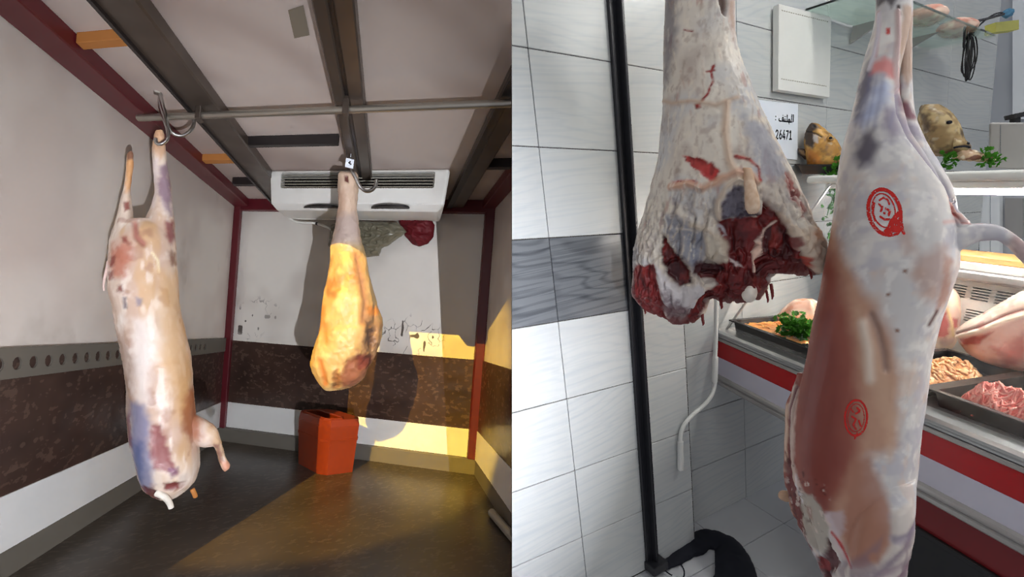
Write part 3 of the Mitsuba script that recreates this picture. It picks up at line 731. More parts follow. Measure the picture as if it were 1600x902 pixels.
p.H += .007 * (fib - .5) + .006 * (fat_n - .5) + .003 * (fine - .5)
p.mix((226, 214, 196), sst(.56, .7, p.n(70, 3, 1, .5)) * .5); p.mix((150, 128, 112), sst(.6, .72, p.n(100, 3, 1, .6)) * .4); p.mix((172, 120, 104), sst(.66, .74, p.n(30, 4, 1.5, .4)) * .5)
# wrinkled membrane in the lower half
low = sst(280, 330, p.xy[:, 1])
wr = np.abs(p.n(34, 3, 1.2, .5) - .5) * 2
p.H += -.009 * low * (1 - sst(0, .25, wr)); p.mix((150, 146, 150), low * (1 - sst(0, .22, wr)) * .35)
p.poly([(1041, -60), (1062, -60), (1062, 60), (1050, 130), (1036, 150), (1036, 20)], (112, 108, 116), 10, .75, 6)
p.poly([(1120, -50), (1134, -50), (1137, 10), (1134, 34), (1128, 30), (1124, 5)], (86, 58, 50), 3, .9, 2, h=-.012)
p.poly([(1136, -60), (1150, -60), (1150, 40), (1146, 70), (1138, 30)], (168, 130, 108), 5, .7, 3)
p.line([(1116, 113), (1112, 122), (1115, 136), (1107, 156), (1093, 173)], (150, 40, 36), 1.6, 1.6, edge=2, ef=120)
p.poly([(1088, 170), (1097, 168), (1098, 175), (1091, 177)], (140, 44, 38), 2); p.line([(1106, 122), (1117, 120)], (150, 50, 44), 1.4, 1.4)
p.line([(1072, 57), (1085, 60)], (150, 60, 56), 1, 1.5); p.line([(1038, 160), (1055, 167), (1085, 165), (1120, 172), (1150, 160)], (196, 172, 150), 3, 4, h=.004)
p.line([(1135, 170), (1133, 210), (1138, 250), (1150, 275)], (214, 188, 164), 5, 5, h=.008)
# bluish speckled sheen, right
p.poly([(1160, 190), (1195, 200), (1222, 250), (1215, 285), (1180, 275), (1165, 240)], (150, 152, 166), 10, .7, 12, 50)
p.poly([(1222, 268), (1236, 285), (1254, 325), (1250, 335), (1236, 310), (1224, 290)], (150, 66, 62), 4, .85, 5, 70, h=-.003)
# red scratches and rolled edge
p.poly([(1073, 245), (1093, 247), (1112, 256), (1125, 267), (1121, 280), (1113, 283), (1102, 272), (1087, 262)], (182, 36, 34), 2.5, .95, 4, 90, h=-.004)
p.poly([(1055, 281), (1072, 279), (1090, 281), (1096, 285), (1080, 288), (1060, 288)], (178, 46, 40), 2.5, .9, 3, 90)
p.line([(1055, 290), (1080, 284), (1100, 292), (1118, 284), (1130, 276), (1150, 268), (1166, 270), (1178, 282)], (204, 164, 140), 5, 4, edge=3, h=.012)
p.line([(1148, 246), (1166, 250), (1180, 262), (1182, 280)], (170, 74, 64), 2, 2.5, edge=2)
# grey sheen of the left lobe
p.poly([(1040, 330), (1075, 338), (1092, 360), (1098, 400), (1086, 408), (1066, 392), (1050, 366)], (128, 130, 142), 7, .85, 7, 60, h=-.004)
p.poly([(1078, 350), (1100, 345), (1112, 380), (1108, 400), (1090, 404), (1082, 380)], (112, 116, 134), 6, .7, 8, 60)
p.line([(1062, 350), (1082, 352), (1092, 356)], (196, 188, 180), 1.5, 2, h=.003); p.line([(1106, 330), (1104, 360), (1112, 395)], (190, 178, 164), 3, 3, h=.006)
for k in range(26):
    y0 = 300 + 3.6 * k; x0 = 1004 + (k * 37) % 46
    p.line([(x0, y0), (x0 + 5 - (k % 3) * 4, y0 + 22), (x0 + 2, y0 + 44)], [(228, 220, 206), (150, 138, 126), (206, 196, 182)][k % 3], .8, 1.6, h=.002 * (1 - k % 2 * 2))
rs = random.Random(5)
for k in range(150):                                  # membrane folds that fan out over the lower lobes
    x0, y0 = rs.uniform(1004, 1240), rs.uniform(272, 380)
    if 1118 < x0 < 1230 and y0 > 316: continue
    dx = (x0 - 1125) * .12 + rs.uniform(-5, 5); L_ = rs.uniform(16, 46)
    p.line([(x0, y0), (x0 + dx * .4 + rs.uniform(-3, 3), y0 + L_ * .5), (x0 + dx, y0 + L_)], [(226, 218, 204), (144, 130, 122), (204, 190, 172), (160, 150, 150)][k % 4], rs.uniform(.3, .9), 1.3, w=.6, edge=2.5, ef=90, h=.0035 * (1 if k % 4 in (0, 2) else -1.2))
for k in range(70):                                   # faint fibres and specks on the shank fat
    x0, y0 = rs.uniform(1045, 1190), rs.uniform(-10, 240)
    p.line([(x0, y0), (x0 + rs.uniform(-4, 7), y0 + rs.uniform(10, 34))], [(220, 208, 190), (160, 140, 126), (184, 150, 130)][k % 3], .5, 1.4, w=.45, edge=2, h=.001)
# cut red meat
RED, DRK = (104, 26, 26), (58, 16, 20)
def red(pts, col=RED, h=-.02, soft=2.5, edge=4):
    r = p.poly(pts, col, soft, 1, edge, 70, h=h, hs=7)
    return r
A_ = [(1122, 340), (1150, 334), (1188, 331), (1190, 312), (1208, 325), (1228, 351), (1238, 380), (1250, 384), (1266, 402), (1268, 418), (1257, 436), (1205, 424), (1208, 455), (1196, 466), (1160, 474), (1130, 474), (1118, 440), (1100, 420), (1116, 404), (1133, 388)]
red(A_); red([(997, 405), (1012, 408), (1029, 399), (1034, 423), (1043, 463), (1046, 510), (1018, 495), (986, 474), (980, 434)], (126, 36, 36), -.012)
red([(1098, 452), (1112, 440), (1130, 437), (1136, 470), (1100, 484), (1098, 500), (1070, 505), (1078, 478)], (116, 30, 30), -.012)
red([(1042, 360), (1055, 377), (1084, 411), (1086, 431), (1067, 436), (1049, 418), (1038, 388)], DRK, -.022)
red([(1185, 356), (1206, 340), (1228, 355), (1238, 384), (1236, 402), (1215, 416), (1192, 420), (1182, 395)], (66, 20, 22), -.008, 5, 5)
red([(1092, 398), (1116, 400), (1124, 412), (1100, 424), (1088, 416)], (60, 22, 26), -.01, 4)
gr_ = p.n(60, 4, 1.0, .35); inred = (p.C[:, 0] > 2.2 * p.C[:, 1]) * p.front
p.mix((150, 50, 44), inred * sst(.52, .7, gr_) * .6); p.mix((70, 16, 18), inred * sst(.5, .62, p.n(110, 2, 1, .5)) * .5); p.mix((62, 16, 20), inred * sst(.52, .68, p.n(26, 3)) * .65)
p.mix((204, 150, 138), inred * sst(.66, .74, p.n(38, 4, 1, .5)) * .6); p.H += inred * (.004 * (gr_ - .5) + .014 * (p.n(18, 3) - .5) + .003 * (p.n(90, 2) - .5))
# speckled purple hollow over it and its fat rim
p.poly([(1126, 318), (1134, 300), (1146, 288), (1160, 288), (1162, 322), (1184, 330), (1148, 336), (1128, 338)], (66, 54, 72), 3, .95, 4, 70, h=-.016)
sp_ = p.n(110, 2)
p.poly([(1128, 316), (1136, 300), (1146, 290), (1160, 290), (1162, 322), (1150, 334), (1128, 336)], (178, 178, 190), 4, .3, 14, 140)
p.line([(1124, 336), (1122, 312), (1134, 290), (1152, 278), (1160, 282)], (206, 190, 172), 3.5, 3, edge=2, h=.012)
# fat strip, lower left
p.poly([(1031, 399), (1040, 410), (1052, 424), (1069, 436), (1084, 436), (1096, 430), (1106, 444), (1090, 456), (1086, 478), (1080, 484), (1062, 470), (1046, 462), (1037, 440)], (196, 190, 190), 3, .95, 4, 60, h=.012)
p.poly([(1040, 440), (1062, 452), (1078, 468), (1082, 486), (1072, 504), (1050, 498), (1043, 465)], (96, 78, 84), 5, .8, 10, 90)
p.poly([(1058, 478), (1074, 480), (1078, 504), (1056, 503)], (168, 158, 156), 4, .6, 6, 90)
# fat and seams on the right lobe
p.poly([(1208, 322), (1228, 336), (1250, 352), (1274, 345), (1290, 392), (1280, 425), (1268, 420), (1258, 404), (1246, 380), (1240, 370), (1226, 350)], (206, 188, 168), 3, .95, 5, 60, h=.008)
p.poly([(1230, 362), (1240, 362), (1247, 372), (1243, 382), (1234, 380)], (124, 52, 50), 2.5, .9, 2, h=-.01)
p.poly([(1250, 392), (1258, 392), (1266, 408), (1262, 420), (1254, 412)], (176, 62, 46), 2.5, .9, 2, h=.004)
p.poly([(1230, 396), (1248, 400), (1262, 424), (1240, 432), (1222, 424)], (70, 26, 26), 4, .85, 4, h=-.008)
p.poly([(1262, 350), (1274, 356), (1276, 372), (1260, 370)], (196, 140, 104), 4, .7, 4)
p.line([(1208, 338), (1190, 352), (1180, 372), (1182, 400), (1181, 414)], (210, 186, 172), 1.8, 1.5, edge=1.5, h=.006)
p.line([(1179, 374), (1182, 394), (1182, 414)], (224, 190, 170), 1.2, 1.2, h=.004)
p.poly([(1138, 392), (1152, 398), (1160, 406), (1146, 404)], (206, 190, 188), 2, .8, 4, 120); p.line([(1122, 346), (1128, 350), (1134, 362), (1128, 364)], (190, 184, 190), 1.5, 1.5, edge=2)
p.line([(1085, 345), (1110, 352), (1130, 372), (1132, 395)], (196, 182, 164), 5, 4, edge=3, h=.006)
p.poly([(1106, 360), (1120, 364), (1132, 384), (1132, 398), (1118, 402), (1104, 396)], (190, 178, 160), 4, .9, 4, 60, h=.004)
# ragged edge down in the middle
p.poly([(1180, 424), (1206, 424), (1206, 454), (1190, 462)], (112, 34, 32), 3, .8, 5, 90)
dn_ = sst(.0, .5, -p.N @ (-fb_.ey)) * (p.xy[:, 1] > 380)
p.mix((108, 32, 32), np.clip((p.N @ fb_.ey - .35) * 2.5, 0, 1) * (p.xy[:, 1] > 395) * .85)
bq = thing('beef_quarter', 'large hanging beef quarter, pale fat above and dark red cut meat below', 'meat')
_, bV = p.finish('body', bq, 'meat')
bk = fb_.at
kn = blob(fb_.at(1169, 449, .060), (.018 * fb_.ex + .002 * fb_.ey, .024 * fb_.ey, .02 * fb_.ez), 4, .06, 40, 4)
obj('knuckle_bone', kn, M['bone'], bq, label='smooth white knuckle bone', smooth=True)
nub = fuse([loft(fb_, rows((262, 1158, 1170, .012, .118), (285, 1159, 1176, .013, .125), (305, 1160, 1181, .015, .13), (318, 1161, 1182, .014, .13), (327, 1166, 1177, .006, .128)), n=20, m=20)], .004, 6)
q = Paint(fb_, nub, (206, 172, 142), 5); q.mix((222, 196, 170), sst(.4, .65, q.n(60))); q.H += .002 * (q.n(90) - .5)
q.finish('fat_nub', bq, 'fat', label='hanging nub of yellowish fat')
P = [fb_.at(1069, 500, .04), fb_.at(1070, 512, .03), fb_.at(1072, 560, .02), fb_.at(1072.5, 602, .015)]
for x, y, L_, r in ((1203, 448, 14, .004), (1196, 458, 9, .003), (1098, 494, 8, .004), (1010, 480, 5, .003), (1262, 424, 7, .003), (1126, 470, 7, .004)):
    obj('meat_shred', tube([fb_.at(x, y - 8, .03), fb_.at(x + 1, y, .04), fb_.at(x + 2, y + L_ * .6, .04), fb_.at(x + 1, y + L_, .04)], [r, r, r * .8, r * .3], 8), M['red_meat'], bq, smooth=40)
# hook and chain of the beef, above the frame
obj('shank_tendon', tube([fb_.at(1095, -60, 0), fb_.at(1095, -120, 0), fb_.at(1095, -140, 0)], [.05, .04, .02], 14), M['fat_pale'], bq, smooth=True)
k = thing('meat_hook', 'steel hook carrying the big beef quarter above the picture', 'hook')
obj('shaft', tube(spline([fb_.at(1095, -128, .0), fb_.at(1090, -134, .05), fb_.at(1095, -170, .06), fb_.at(1095, -330, .0)], 30), .006, 10), M['chrome'], k, smooth=40)

# ---- big lamb carcass in front of the counter
fl_ = Frame(1370, 430, 0.93)
Lf = [  # the near hind leg and the trunk down to the shoulder
    loft(fl_, rows((-90, 1380, 1424, .026, .0), (-30, 1371, 1424, .030, .0), (0, 1369, 1424, .032, .0), (30, 1367, 1423, .034, .0), (60, 1360, 1419, .038, .0), (100, 1347, 1409, .044, .0), (130, 1341, 1405, .05, 0), (160, 1335, 1410, .058, 0), (200, 1325, 1420, .07, .0), (250, 1312, 1452, .086, -.005), (290, 1306, 1478, .10, -.01), (330, 1302, 1492, .112, -.015), (367, 1297, 1500, .12, -.02), (413, 1288, 1500, .12, -.02), (460, 1279, 1486, .118, -.02), (500, 1270, 1474, .116, -.02), (557, 1260, 1460, .115, -.02), (612, 1248, 1451, .118, -.02), (690, 1236, 1441, .12, -.02), (745, 1240, 1436, .12, -.02), (790, 1252, 1431, .115, -.02), (832, 1270, 1421, .105, -.01), (880, 1288, 1411, .09, 0), (940, 1310, 1402, .075, .01), (1010, 1330, 1392, .06, .01)), m=90, p=2.25),
    # far hind leg behind it
    loft(fl_, rows((-60, 1400, 1428, .024, -.03), (0, 1404, 1428, .026, -.035), (60, 1404, 1428, .028, -.045), (110, 1402, 1429, .032, -.05), (160, 1402, 1432, .042, -.06), (213, 1404, 1452, .06, -.065), (253, 1410, 1476, .075, -.07), (290, 1420, 1496, .088, -.07), (330, 1425, 1503, .09, -.07), (370, 1425, 1503, .085, -.06), (410, 1430, 1500, .06, -.04), (440, 1445, 1490, .02, -.03)), m=50),
    # belly flap
    loft(fl_, rows((585, 1244, 1285, .012, -.02), (612, 1236, 1285, .03, -.03), (640, 1224, 1290, .045, -.035), (690, 1221, 1300, .055, -.04), (735, 1220, 1310, .06, -.04), (790, 1229, 1320, .06, -.035), (835, 1248, 1330, .055, -.02), (870, 1268, 1340, .05, -.01), (910, 1290, 1345, .04, .0), (960, 1306, 1350, .03, 0)), m=50, p=2.2),
    # shoulder
    loft(fl_, rows((740, 1345, 1430, .05, .03), (790, 1325, 1428, .07, .045), (840, 1320, 1418, .075, .05), (890, 1325, 1410, .065, .05), (940, 1335, 1402, .05, .04), (990, 1350, 1392, .03, .03)), m=30),
    # tail
    loft(fl_, [(1462, 345, 1462, 405, .03, .01), (1485, 352, 1488, 398, .026, .01), (1505, 352, 1510, 386, .02, .012), (1530, 350, 1532, 377, .016, .012), (1556, 353, 1553, 376, .014, .01), (1580, 364, 1571, 384, .012, .005), (1606, 384, 1592, 404, .011, .0), (1632, 412, 1616, 426, .009, -.005), (1650, 440, 1640, 446, .004, -.01)], n=28, m=40),
    loft(fl_, [(1478, 320, 1492, 312, .02, .0), (1482, 345, 1502, 335, .024, .01), (1492, 360, 1512, 346, .018, .012), (1512, 362, 1518, 352, .008, .012)], n=20, m=20),
]
lm = fuse(Lf, .0034, 22)
p = pa2 = Paint(fl_, lm, (196, 192, 190), 3)
n1, n2, n3 = p.n(7), p.n(22, 4), p.n(60, 3)
p.mix((168, 168, 182), sst(.45, .7, n1) * .6); p.mix((220, 214, 206), sst(.5, .7, n2) * .6); p.mix((190, 160, 140), sst(.58, .75, p.n(16, 3)) * .4)
p.H += .004 * (n1 - .5) + .0016 * (n2 - .5) + .0008 * (n3 - .5)
p.mix((172, 168, 178), sst(.5, .68, p.n(36, 3)) * .45); p.mix((228, 224, 218), sst(.54, .7, p.n(50, 3)) * .45); p.mix((206, 178, 158), sst(.6, .72, p.n(26, 3)) * .35)
# lean flank and the tan zone beside it
p.poly([(1296, 340), (1330, 420), (1362, 470), (1394, 520), (1402, 600), (1398, 680), (1352, 700), (1350, 742), (1386, 790), (1388, 812), (1372, 836), (1334, 848), (1300, 800), (1180, 900), (1180, 340)], (178, 132, 106), 14, .92, 10, 24)
p.poly([(1290, 370), (1312, 420), (1330, 480), (1340, 560), (1345, 640), (1340, 700), (1312, 760), (1296, 790), (1262, 760), (1180, 780), (1180, 370)], (138, 72, 60), 16, .95, 8, 24)
p.poly([(1330, 700), (1360, 690), (1388, 760), (1389, 812), (1372, 836), (1334, 846), (1318, 800)], (162, 112, 92), 9, .85, 6, 30)
p.poly([(1280, 500), (1305, 480), (1316, 560), (1318, 700), (1296, 770), (1262, 750), (1255, 620)], (122, 56, 48), 14, .8, 8, 24)
p.poly([(1340, 480), (1360, 500), (1390, 560), (1400, 640), (1390, 700), (1378, 640), (1352, 560)], (196, 162, 136), 12, .6, 8)
p.line([(1362, 488), (1372, 510), (1380, 540), (1384, 566)], (150, 120, 108), 5, 6, h=-.008); p.line([(1350, 500), (1358, 540), (1360, 580)], (214, 196, 180), 6, 8, h=.006)
# purple-blue sheen of the hind legs
p.poly([(1346, 222), (1366, 214), (1372, 240), (1364, 268), (1344, 272), (1336, 250)], (74, 66, 80), 9, .9, 8, 30)
p.poly([(1380, 175), (1400, 185), (1408, 220), (1392, 232), (1376, 210)], (132, 120, 140), 10, .8, 9, 40)
p.poly([(1340, 150), (1352, 120), (1362, 100), (1362, 150), (1350, 190), (1338, 210)], (96, 92, 112), 6, .85, 7, 50)
p.poly([(1364, 150), (1384, 140), (1394, 160), (1372, 190), (1350, 215), (1342, 200)], (172, 184, 214), 9, .7, 7, 40)
p.poly([(1362, 112), (1382, 100), (1400, 106), (1406, 130), (1402, 150), (1396, 136), (1378, 126), (1362, 128)], (206, 122, 118), 6, .9, 6, 50)
p.poly([(1394, 118), (1404, 112), (1406, 140), (1400, 156)], (206, 96, 90), 3, .8, 3); p.line([(1372, 28), (1373, 50), (1368, 100)], (190, 150, 150), 3, 3); 
p.poly([(1368, -20), (1402, -20), (1400, 12), (1392, 24), (1384, 14), (1368, 22)], (70, 62, 66), 4, .9, 5)
p.line([(1403, 22), (1404, 34)], (60, 46, 44), 3, 2); p.poly([(1384, 56), (1390, 56), (1390, 66), (1384, 66)], (190, 70, 64), 1.5)
p.poly([(1410, 20), (1428, 10), (1428, 110), (1420, 130), (1408, 110), (1402, 80)], (176, 142, 118), 5, .75, 5)
p.poly([(1404, 150), (1420, 156), (1434, 176), (1430, 186), (1408, 178)], (110, 52, 70), 5, .9, 5, 60)
p.poly([(1404, 186), (1436, 190), (1446, 214), (1420, 216)], (126, 112, 140), 7, .6, 8, 60)
p.line([(1403, 152), (1405, 186), (1422, 222), (1450, 258), (1478, 292), (1496, 330)], (132, 124, 142), 4, 5, h=-.012)
p.line([(1374, 30), (1372, 62), (1366, 96), (1358, 120)], (206, 200, 206), 3, 3, h=.004); p.line([(1402, 30), (1402, 70), (1398, 110), (1400, 150)], (198, 172, 168), 4, 3, h=.006)
for x0, w0 in ((1346, 5), (1356, 4), (1366, 6), (1390, 4)):
    p.line([(x0, 210), (x0 + 8, 170), (x0 + 14, 130)], (124, 124, 150), w0 * .5, 5, w=.5, edge=3)
# brownish stains on the rump
for q_ in ([(1430, 400), (1470, 390), (1488, 430), (1470, 480), (1440, 470), (1424, 430)], [(1400, 350), (1416, 360), (1424, 392), (1412, 400)]):
    p.poly(q_, (168, 120, 100), 14, .5, 14, 30)
p.poly([(1470, 400), (1482, 408), (1476, 470), (1462, 480), (1466, 440)], (160, 100, 76), 6, .65, 8, 40); p.line([(1448, 504), (1454, 494), (1460, 484)], (90, 52, 50), 2.5, 3)
for x, y in ((1411, 424), (1387, 458), (1400, 510)): p.poly([(x - 3, y - 2), (x + 3, y - 2), (x + 2, y + 3), (x - 3, y + 2)], (120, 74, 48), 2, .9)
p.poly([(1478, 310), (1490, 320), (1504, 344), (1512, 350), (1494, 350), (1484, 340)], (206, 160, 146), 3, .8, 2); p.line([(1482, 316), (1486, 336), (1500, 351), (1514, 350)], (170, 86, 80), 1.6, 2, h=-.006)
p.line([(1470, 352), (1490, 348), (1512, 347), (1530, 348)], (196, 168, 164), 3, 3)
p.poly([(1490, 392), (1506, 386), (1500, 420), (1490, 450), (1482, 450)], (206, 196, 190), 4, .7, 4)
p.poly([(1576, 362), (1650, 400), (1650, 450), (1580, 396)], (150, 108, 110), 8, .5, 6)
# opened belly
p.poly([(1240, 600), (1250, 606), (1244, 660), (1246, 720), (1262, 752), (1256, 770), (1240, 745), (1234, 690), (1232, 640)], (196, 176, 164), 3, .9, 3, h=.004)
p.line([(1246, 606), (1236, 640), (1232, 690), (1233, 720)], (110, 62, 70), 1.6, 1.6, h=-.006)
p.poly([(1222, 640), (1232, 632), (1230, 690), (1228, 740), (1222, 740)], (206, 182, 160), 3, .8, 3)
p.poly([(1224, 710), (1236, 724), (1246, 760), (1254, 790), (1256, 830), (1276, 868), (1296, 900), (1290, 930), (1262, 880), (1238, 820), (1224, 770)], (104, 46, 46), 3, .95, 7, 60, h=-.008)
p.poly([(1246, 772), (1256, 756), (1274, 756), (1288, 770), (1300, 800), (1298, 836), (1286, 852), (1268, 848), (1256, 824)], (172, 164, 152), 4, .95, 5, 50, h=-.004)
p.poly([(1250, 730), (1256, 760), (1252, 782), (1246, 760)], (214, 208, 210), 2.5, .9, 3)
p.poly([(1292, 780), (1302, 776), (1310, 800), (1322, 830), (1336, 850), (1322, 846), (1302, 816)], (206, 190, 188), 3, .9, 4)
p.line([(1304, 806), (1316, 820), (1326, 838), (1334, 850)], (178, 40, 40), 2, 2, edge=2)
p.poly([(1296, 820), (1306, 834), (1318, 850), (1312, 862), (1300, 872), (1308, 890), (1300, 912), (1286, 892), (1276, 868), (1290, 850)], (84, 28, 32), 3, .95, 6, 60, h=-.014)
p.poly([(1278, 858), (1290, 866), (1292, 884), (1280, 880)], (150, 60, 60), 2, .8, 4)
p.poly([(1296, 776), (1320, 772), (1324, 800), (1312, 812), (1300, 800)], (190, 176, 180), 5, .7, 5); p.poly([(1258, 780), (1268, 776), (1272, 800), (1262, 798)], (150, 110, 100), 3, .6, 3)
spk = p.n(130, 2); belly = np.zeros(len(p.V)); i_, m_ = p.poly([(1224, 700), (1300, 740), (1310, 900), (1280, 930), (1224, 800)], None, 4); belly[i_] = m_
p.mix((206, 190, 180), belly * p.front * sst(.64, .70, p.n(70, 3)) * .7); p.mix((66, 24, 28), belly * p.front * sst(.62, .70, p.n(50, 3)) * .6); p.H += belly * .006 * (p.n(40, 3) - .5)
# white fat over the shoulder with purple streaks
p.poly([(1310, 858), (1340, 850), (1372, 838), (1390, 812), (1392, 770), (1420, 760), (1430, 800), (1412, 890), (1396, 960), (1320, 960), (1306, 920)], (200, 190, 182), 4, .9, 4, 40, h=.005)
for q_, c_ in (([(1362, 860), (1390, 836), (1416, 810), (1424, 790)], (120, 100, 118)), ([(1356, 880), (1386, 872), (1414, 850)], (146, 104, 118)), ([(1395, 806), (1412, 804), (1426, 796)], (136, 124, 142)), ([(1380, 850), (1402, 842)], (150, 128, 138))):
    p.line(q_, c_, 5, 6, w=.75, edge=6, h=-.003)
p.poly([(1400, 890), (1412, 880), (1410, 910), (1402, 920)], (206, 160, 140), 3, .8)
i_, m_ = p.poly([(1310, 858), (1430, 760), (1412, 890), (1396, 960), (1320, 960)], None, 6); sh = np.zeros(len(p.V)); sh[i_] = m_
p.mix((128, 108, 122), sh * p.front * sst(.56, .7, p.n(24, 3, 1.4, .5)) * .6)
lc = thing('lamb_carcass', 'big lamb carcass with red stamps and a tail, hanging before the counter', 'meat')
_, lV = p.finish('body', lc, 'meat')
from scipy.interpolate import LinearNDInterpolator
def stamp(name, fr, V, N, polys, label, parent, step=.0011, mk='stamp_red'):
    """a thin ink layer lying on the body's surface; polys in the plane's drawing units"""
    xy = fr.chart(V); g = unary_union(polys); x0, y0, x1, y1 = g.bounds
    sel = (N @ fr.ez > .1) & (xy[:, 0] > x0 - 12) & (xy[:, 0] < x1 + 12) & (xy[:, 1] > y0 - 12) & (xy[:, 1] < y1 + 12)
    f = LinearNDInterpolator(xy[sel], (V[sel] - fr.o) @ fr.ez)
    ds = step / fr.mm; nx, ny = int((x1 - x0) / ds) + 2, int((y1 - y0) / ds) + 2
    X, Y = np.meshgrid(x0 + np.arange(nx) * ds, y0 + np.arange(ny) * ds)
    import shapely
    cx, cy = X[:-1, :-1] + ds / 2, Y[:-1, :-1] + ds / 2
    on = shapely.contains_xy(g, cx, cy)
    c = f(X.ravel(), Y.ravel()).reshape(X.shape)
    Pm = np.array([fr.at(a, b) for a, b in zip(X.ravel(), Y.ravel())]) if nx * ny < 9000 else None
    a0, bx, by = fr.at(x0, y0), fr.at(x1, y0), fr.at(x0, y1)
    if Pm is None: Pm = a0 + ((X.ravel() - x0) / (x1 - x0))[:, None] * (bx - a0) + ((Y.ravel() - y0) / (y1 - y0))[:, None] * (by - a0)
    good = np.isfinite(c); on &= good[:-1, :-1] & good[1:, :-1] & good[:-1, 1:] & good[1:, 1:]
    V2 = Pm + (np.nan_to_num(c).ravel() + .0009)[:, None] * fr.ez
    id_ = np.arange(nx * ny).reshape(ny, nx); j, i = np.nonzero(on)
    A, B, C_, D_ = id_[j, i], id_[j, i + 1], id_[j + 1, i + 1], id_[j + 1, i]
    t = trimesh.Trimesh(V2, np.vstack([np.c_[A, D_, C_], np.c_[A, C_, B]]), process=False); t.remove_unreferenced_vertices()
    return obj(name, t, M[mk], parent, label=label, smooth=True)
def ring(cx, cy, rx, ry, w, rot=0):
    a = affinity.rotate(affinity.scale(Point(cx, cy).buffer(1, 40), rx, ry), rot); b = affinity.rotate(affinity.scale(Point(cx, cy).buffer(1, 40), rx - w, ry - w), rot)
    return a.difference(b)
def rough(g, seed, cut=.5, f=.25):
    """worn ink: small gaps"""
    rr = random.Random(seed); x0, y0, x1, y1 = g.bounds
    holes = [affinity.rotate(affinity.scale(Point(rr.uniform(x0, x1), rr.uniform(y0, y1)).buffer(1, 6), rr.uniform(.4, 1.5), rr.uniform(.3, .9)), rr.uniform(0, 180)) for _ in range(int(cut * 100))]
    return g.difference(unary_union(holes))
sN = np.array(lm.vertex_normals)
g1 = unary_union([ring(1381, 339, 25.5, 36, 5.5, -14), ring(1380, 337, 17, 26, 2.0, -14), LineString([(1374, 322), (1380, 318), (1386, 322), (1388, 328)]).buffer(1.3), LineString([(1373, 328), (1378, 332), (1376, 338)]).buffer(1.5), LineString([(1383, 334), (1389, 338), (1387, 344)]).buffer(1.6),
                  LineString([(1375, 346), (1381, 350), (1388, 350)]).buffer(1.4), Point(1381, 341).buffer(1.8), Polygon([(1390, 352), (1400, 340), (1405, 348), (1407, 362), (1400, 371), (1388, 374), (1378, 371), (1386, 362)]).buffer(1.5), LineString([(1366, 326), (1364, 340), (1368, 352)]).buffer(1.6), LineString([(1404, 360), (1409, 370)]).buffer(2.2)])
stamp('ink_stamp', fl_, lV, sN, [rough(g1, 3, 1.5)], 'large smudged oval red ink stamp on the rump', lc)
g2 = unary_union([ring(1340, 636, 17.5, 27, 3.0, 3), ring(1340, 636, 12.5, 20.5, 1.0, 3), LineString([(1342, 622), (1346, 626), (1340, 630)]).buffer(1.3), LineString([(1334, 634), (1340, 638), (1336, 646), (1340, 652)]).buffer(1.2), LineString([(1344, 640), (1347, 648)]).buffer(1.2), LineString([(1333, 624), (1336, 628)]).buffer(1.0), LineString([(1342, 658), (1338, 666)]).buffer(1.2)])
stamp('ink_stamp', fl_, lV, sN, [rough(g2, 5, .35)], 'crisp oval red ink stamp on the flank', lc)
k = thing('meat_hook', 'steel hook carrying the big lamb carcass above the picture', 'hook')
obj('shaft', tube(spline([fl_.at(1402, -80, .03), fl_.at(1404, -66, -.03), fl_.at(1404, -110, -.07), fl_.at(1402, -160, -.02), fl_.at(1402, -330, .0)], 30), .006, 10), M['chrome'], k, smooth=40)
obj('shank_end', blob(fl_.at(1222, 788, -.05), (.016 * fl_.ex, .014 * fl_.ey, .012 * fl_.ez), 3, .2, 60, 3), M['fat_yellow'], lc, label='small yellowish knob of fat', smooth=True)

# ---- slim sheep carcass in the truck, hung by one hind leg from the double hook
zR = proj(T(Tpix(250, 182, r=rb)[0], tb, rb))[2]
fs = Frame(240, 480, zR - .02)
parts = [
    loft(fs, rows((203, 243, 256, .014, 0), (215, 239, 259, .020, 0), (232, 237, 260, .022, 0), (255, 238, 262, .024, 0), (280, 240, 265, .032, 0), (300, 241, 268, .045, 0), (320, 236, 270, .06, 0), (340, 228, 272, .075, 0), (360, 215, 273, .09, 0), (395, 196, 275, .10, 0)), n=32, m=44),
    loft(fs, rows((239, 201, 207, .008, .02), (246, 197, 210, .014, .02), (262, 196, 210, .016, .02), (282, 195, 207, .017, .02), (300, 191, 205, .022, .015), (320, 186, 207, .036, .01), (340, 181, 209, .055, 0), (358, 177, 214, .075, 0), (390, 172, 240, .09, 0)), n=28, m=44),
    loft(fs, rows((345, 186, 262, .07, 0), (362, 175, 273, .10, 0), (380, 171, 275, .115, 0), (420, 168, 278, .125, 0), (450, 168, 280, .13, 0), (480, 175, 282, .135, 0), (520, 182, 290, .14, 0), (560, 191, 298, .145, 0), (600, 196, 303, .15, 0), (650, 198, 306, .155, 0), (690, 202, 311, .15, 0), (715, 208, 312, .14, .01), (740, 214, 308, .12, .02), (757, 221, 293, .09, .03), (770, 234, 276, .05, .035), (776, 245, 268, .02, .035)), n=44, m=80, p=2.3),
    loft(fs, [(292, 690, 292, 640, .05, .05), (305, 690, 310, 646, .05, .06), (318, 692, 322, 652, .038, .07), (328, 690, 336, 664, .028, .08), (334, 698, 344, 690, .018, .085), (336, 708, 348, 702, .014, .088), (339, 718, 353, 711, .018, .09), (342, 724, 356, 717, .018, .09), (346, 728, 354, 723, .010, .09)], n=28, m=40),
]
sm_ = fuse(parts, .0052, 14)
p = Paint(fs, sm_, (214, 196, 180), 6)
n1, n2 = p.n(6), p.n(18, 4)
p.mix((190, 156, 134), sst(.42, .68, n1) * .7); p.mix((232, 222, 214), sst(.5, .72, n2) * .5); p.mix((196, 150, 84), sst(.52, .7, p.n(9, 3, 1.6, .5)) * .5)
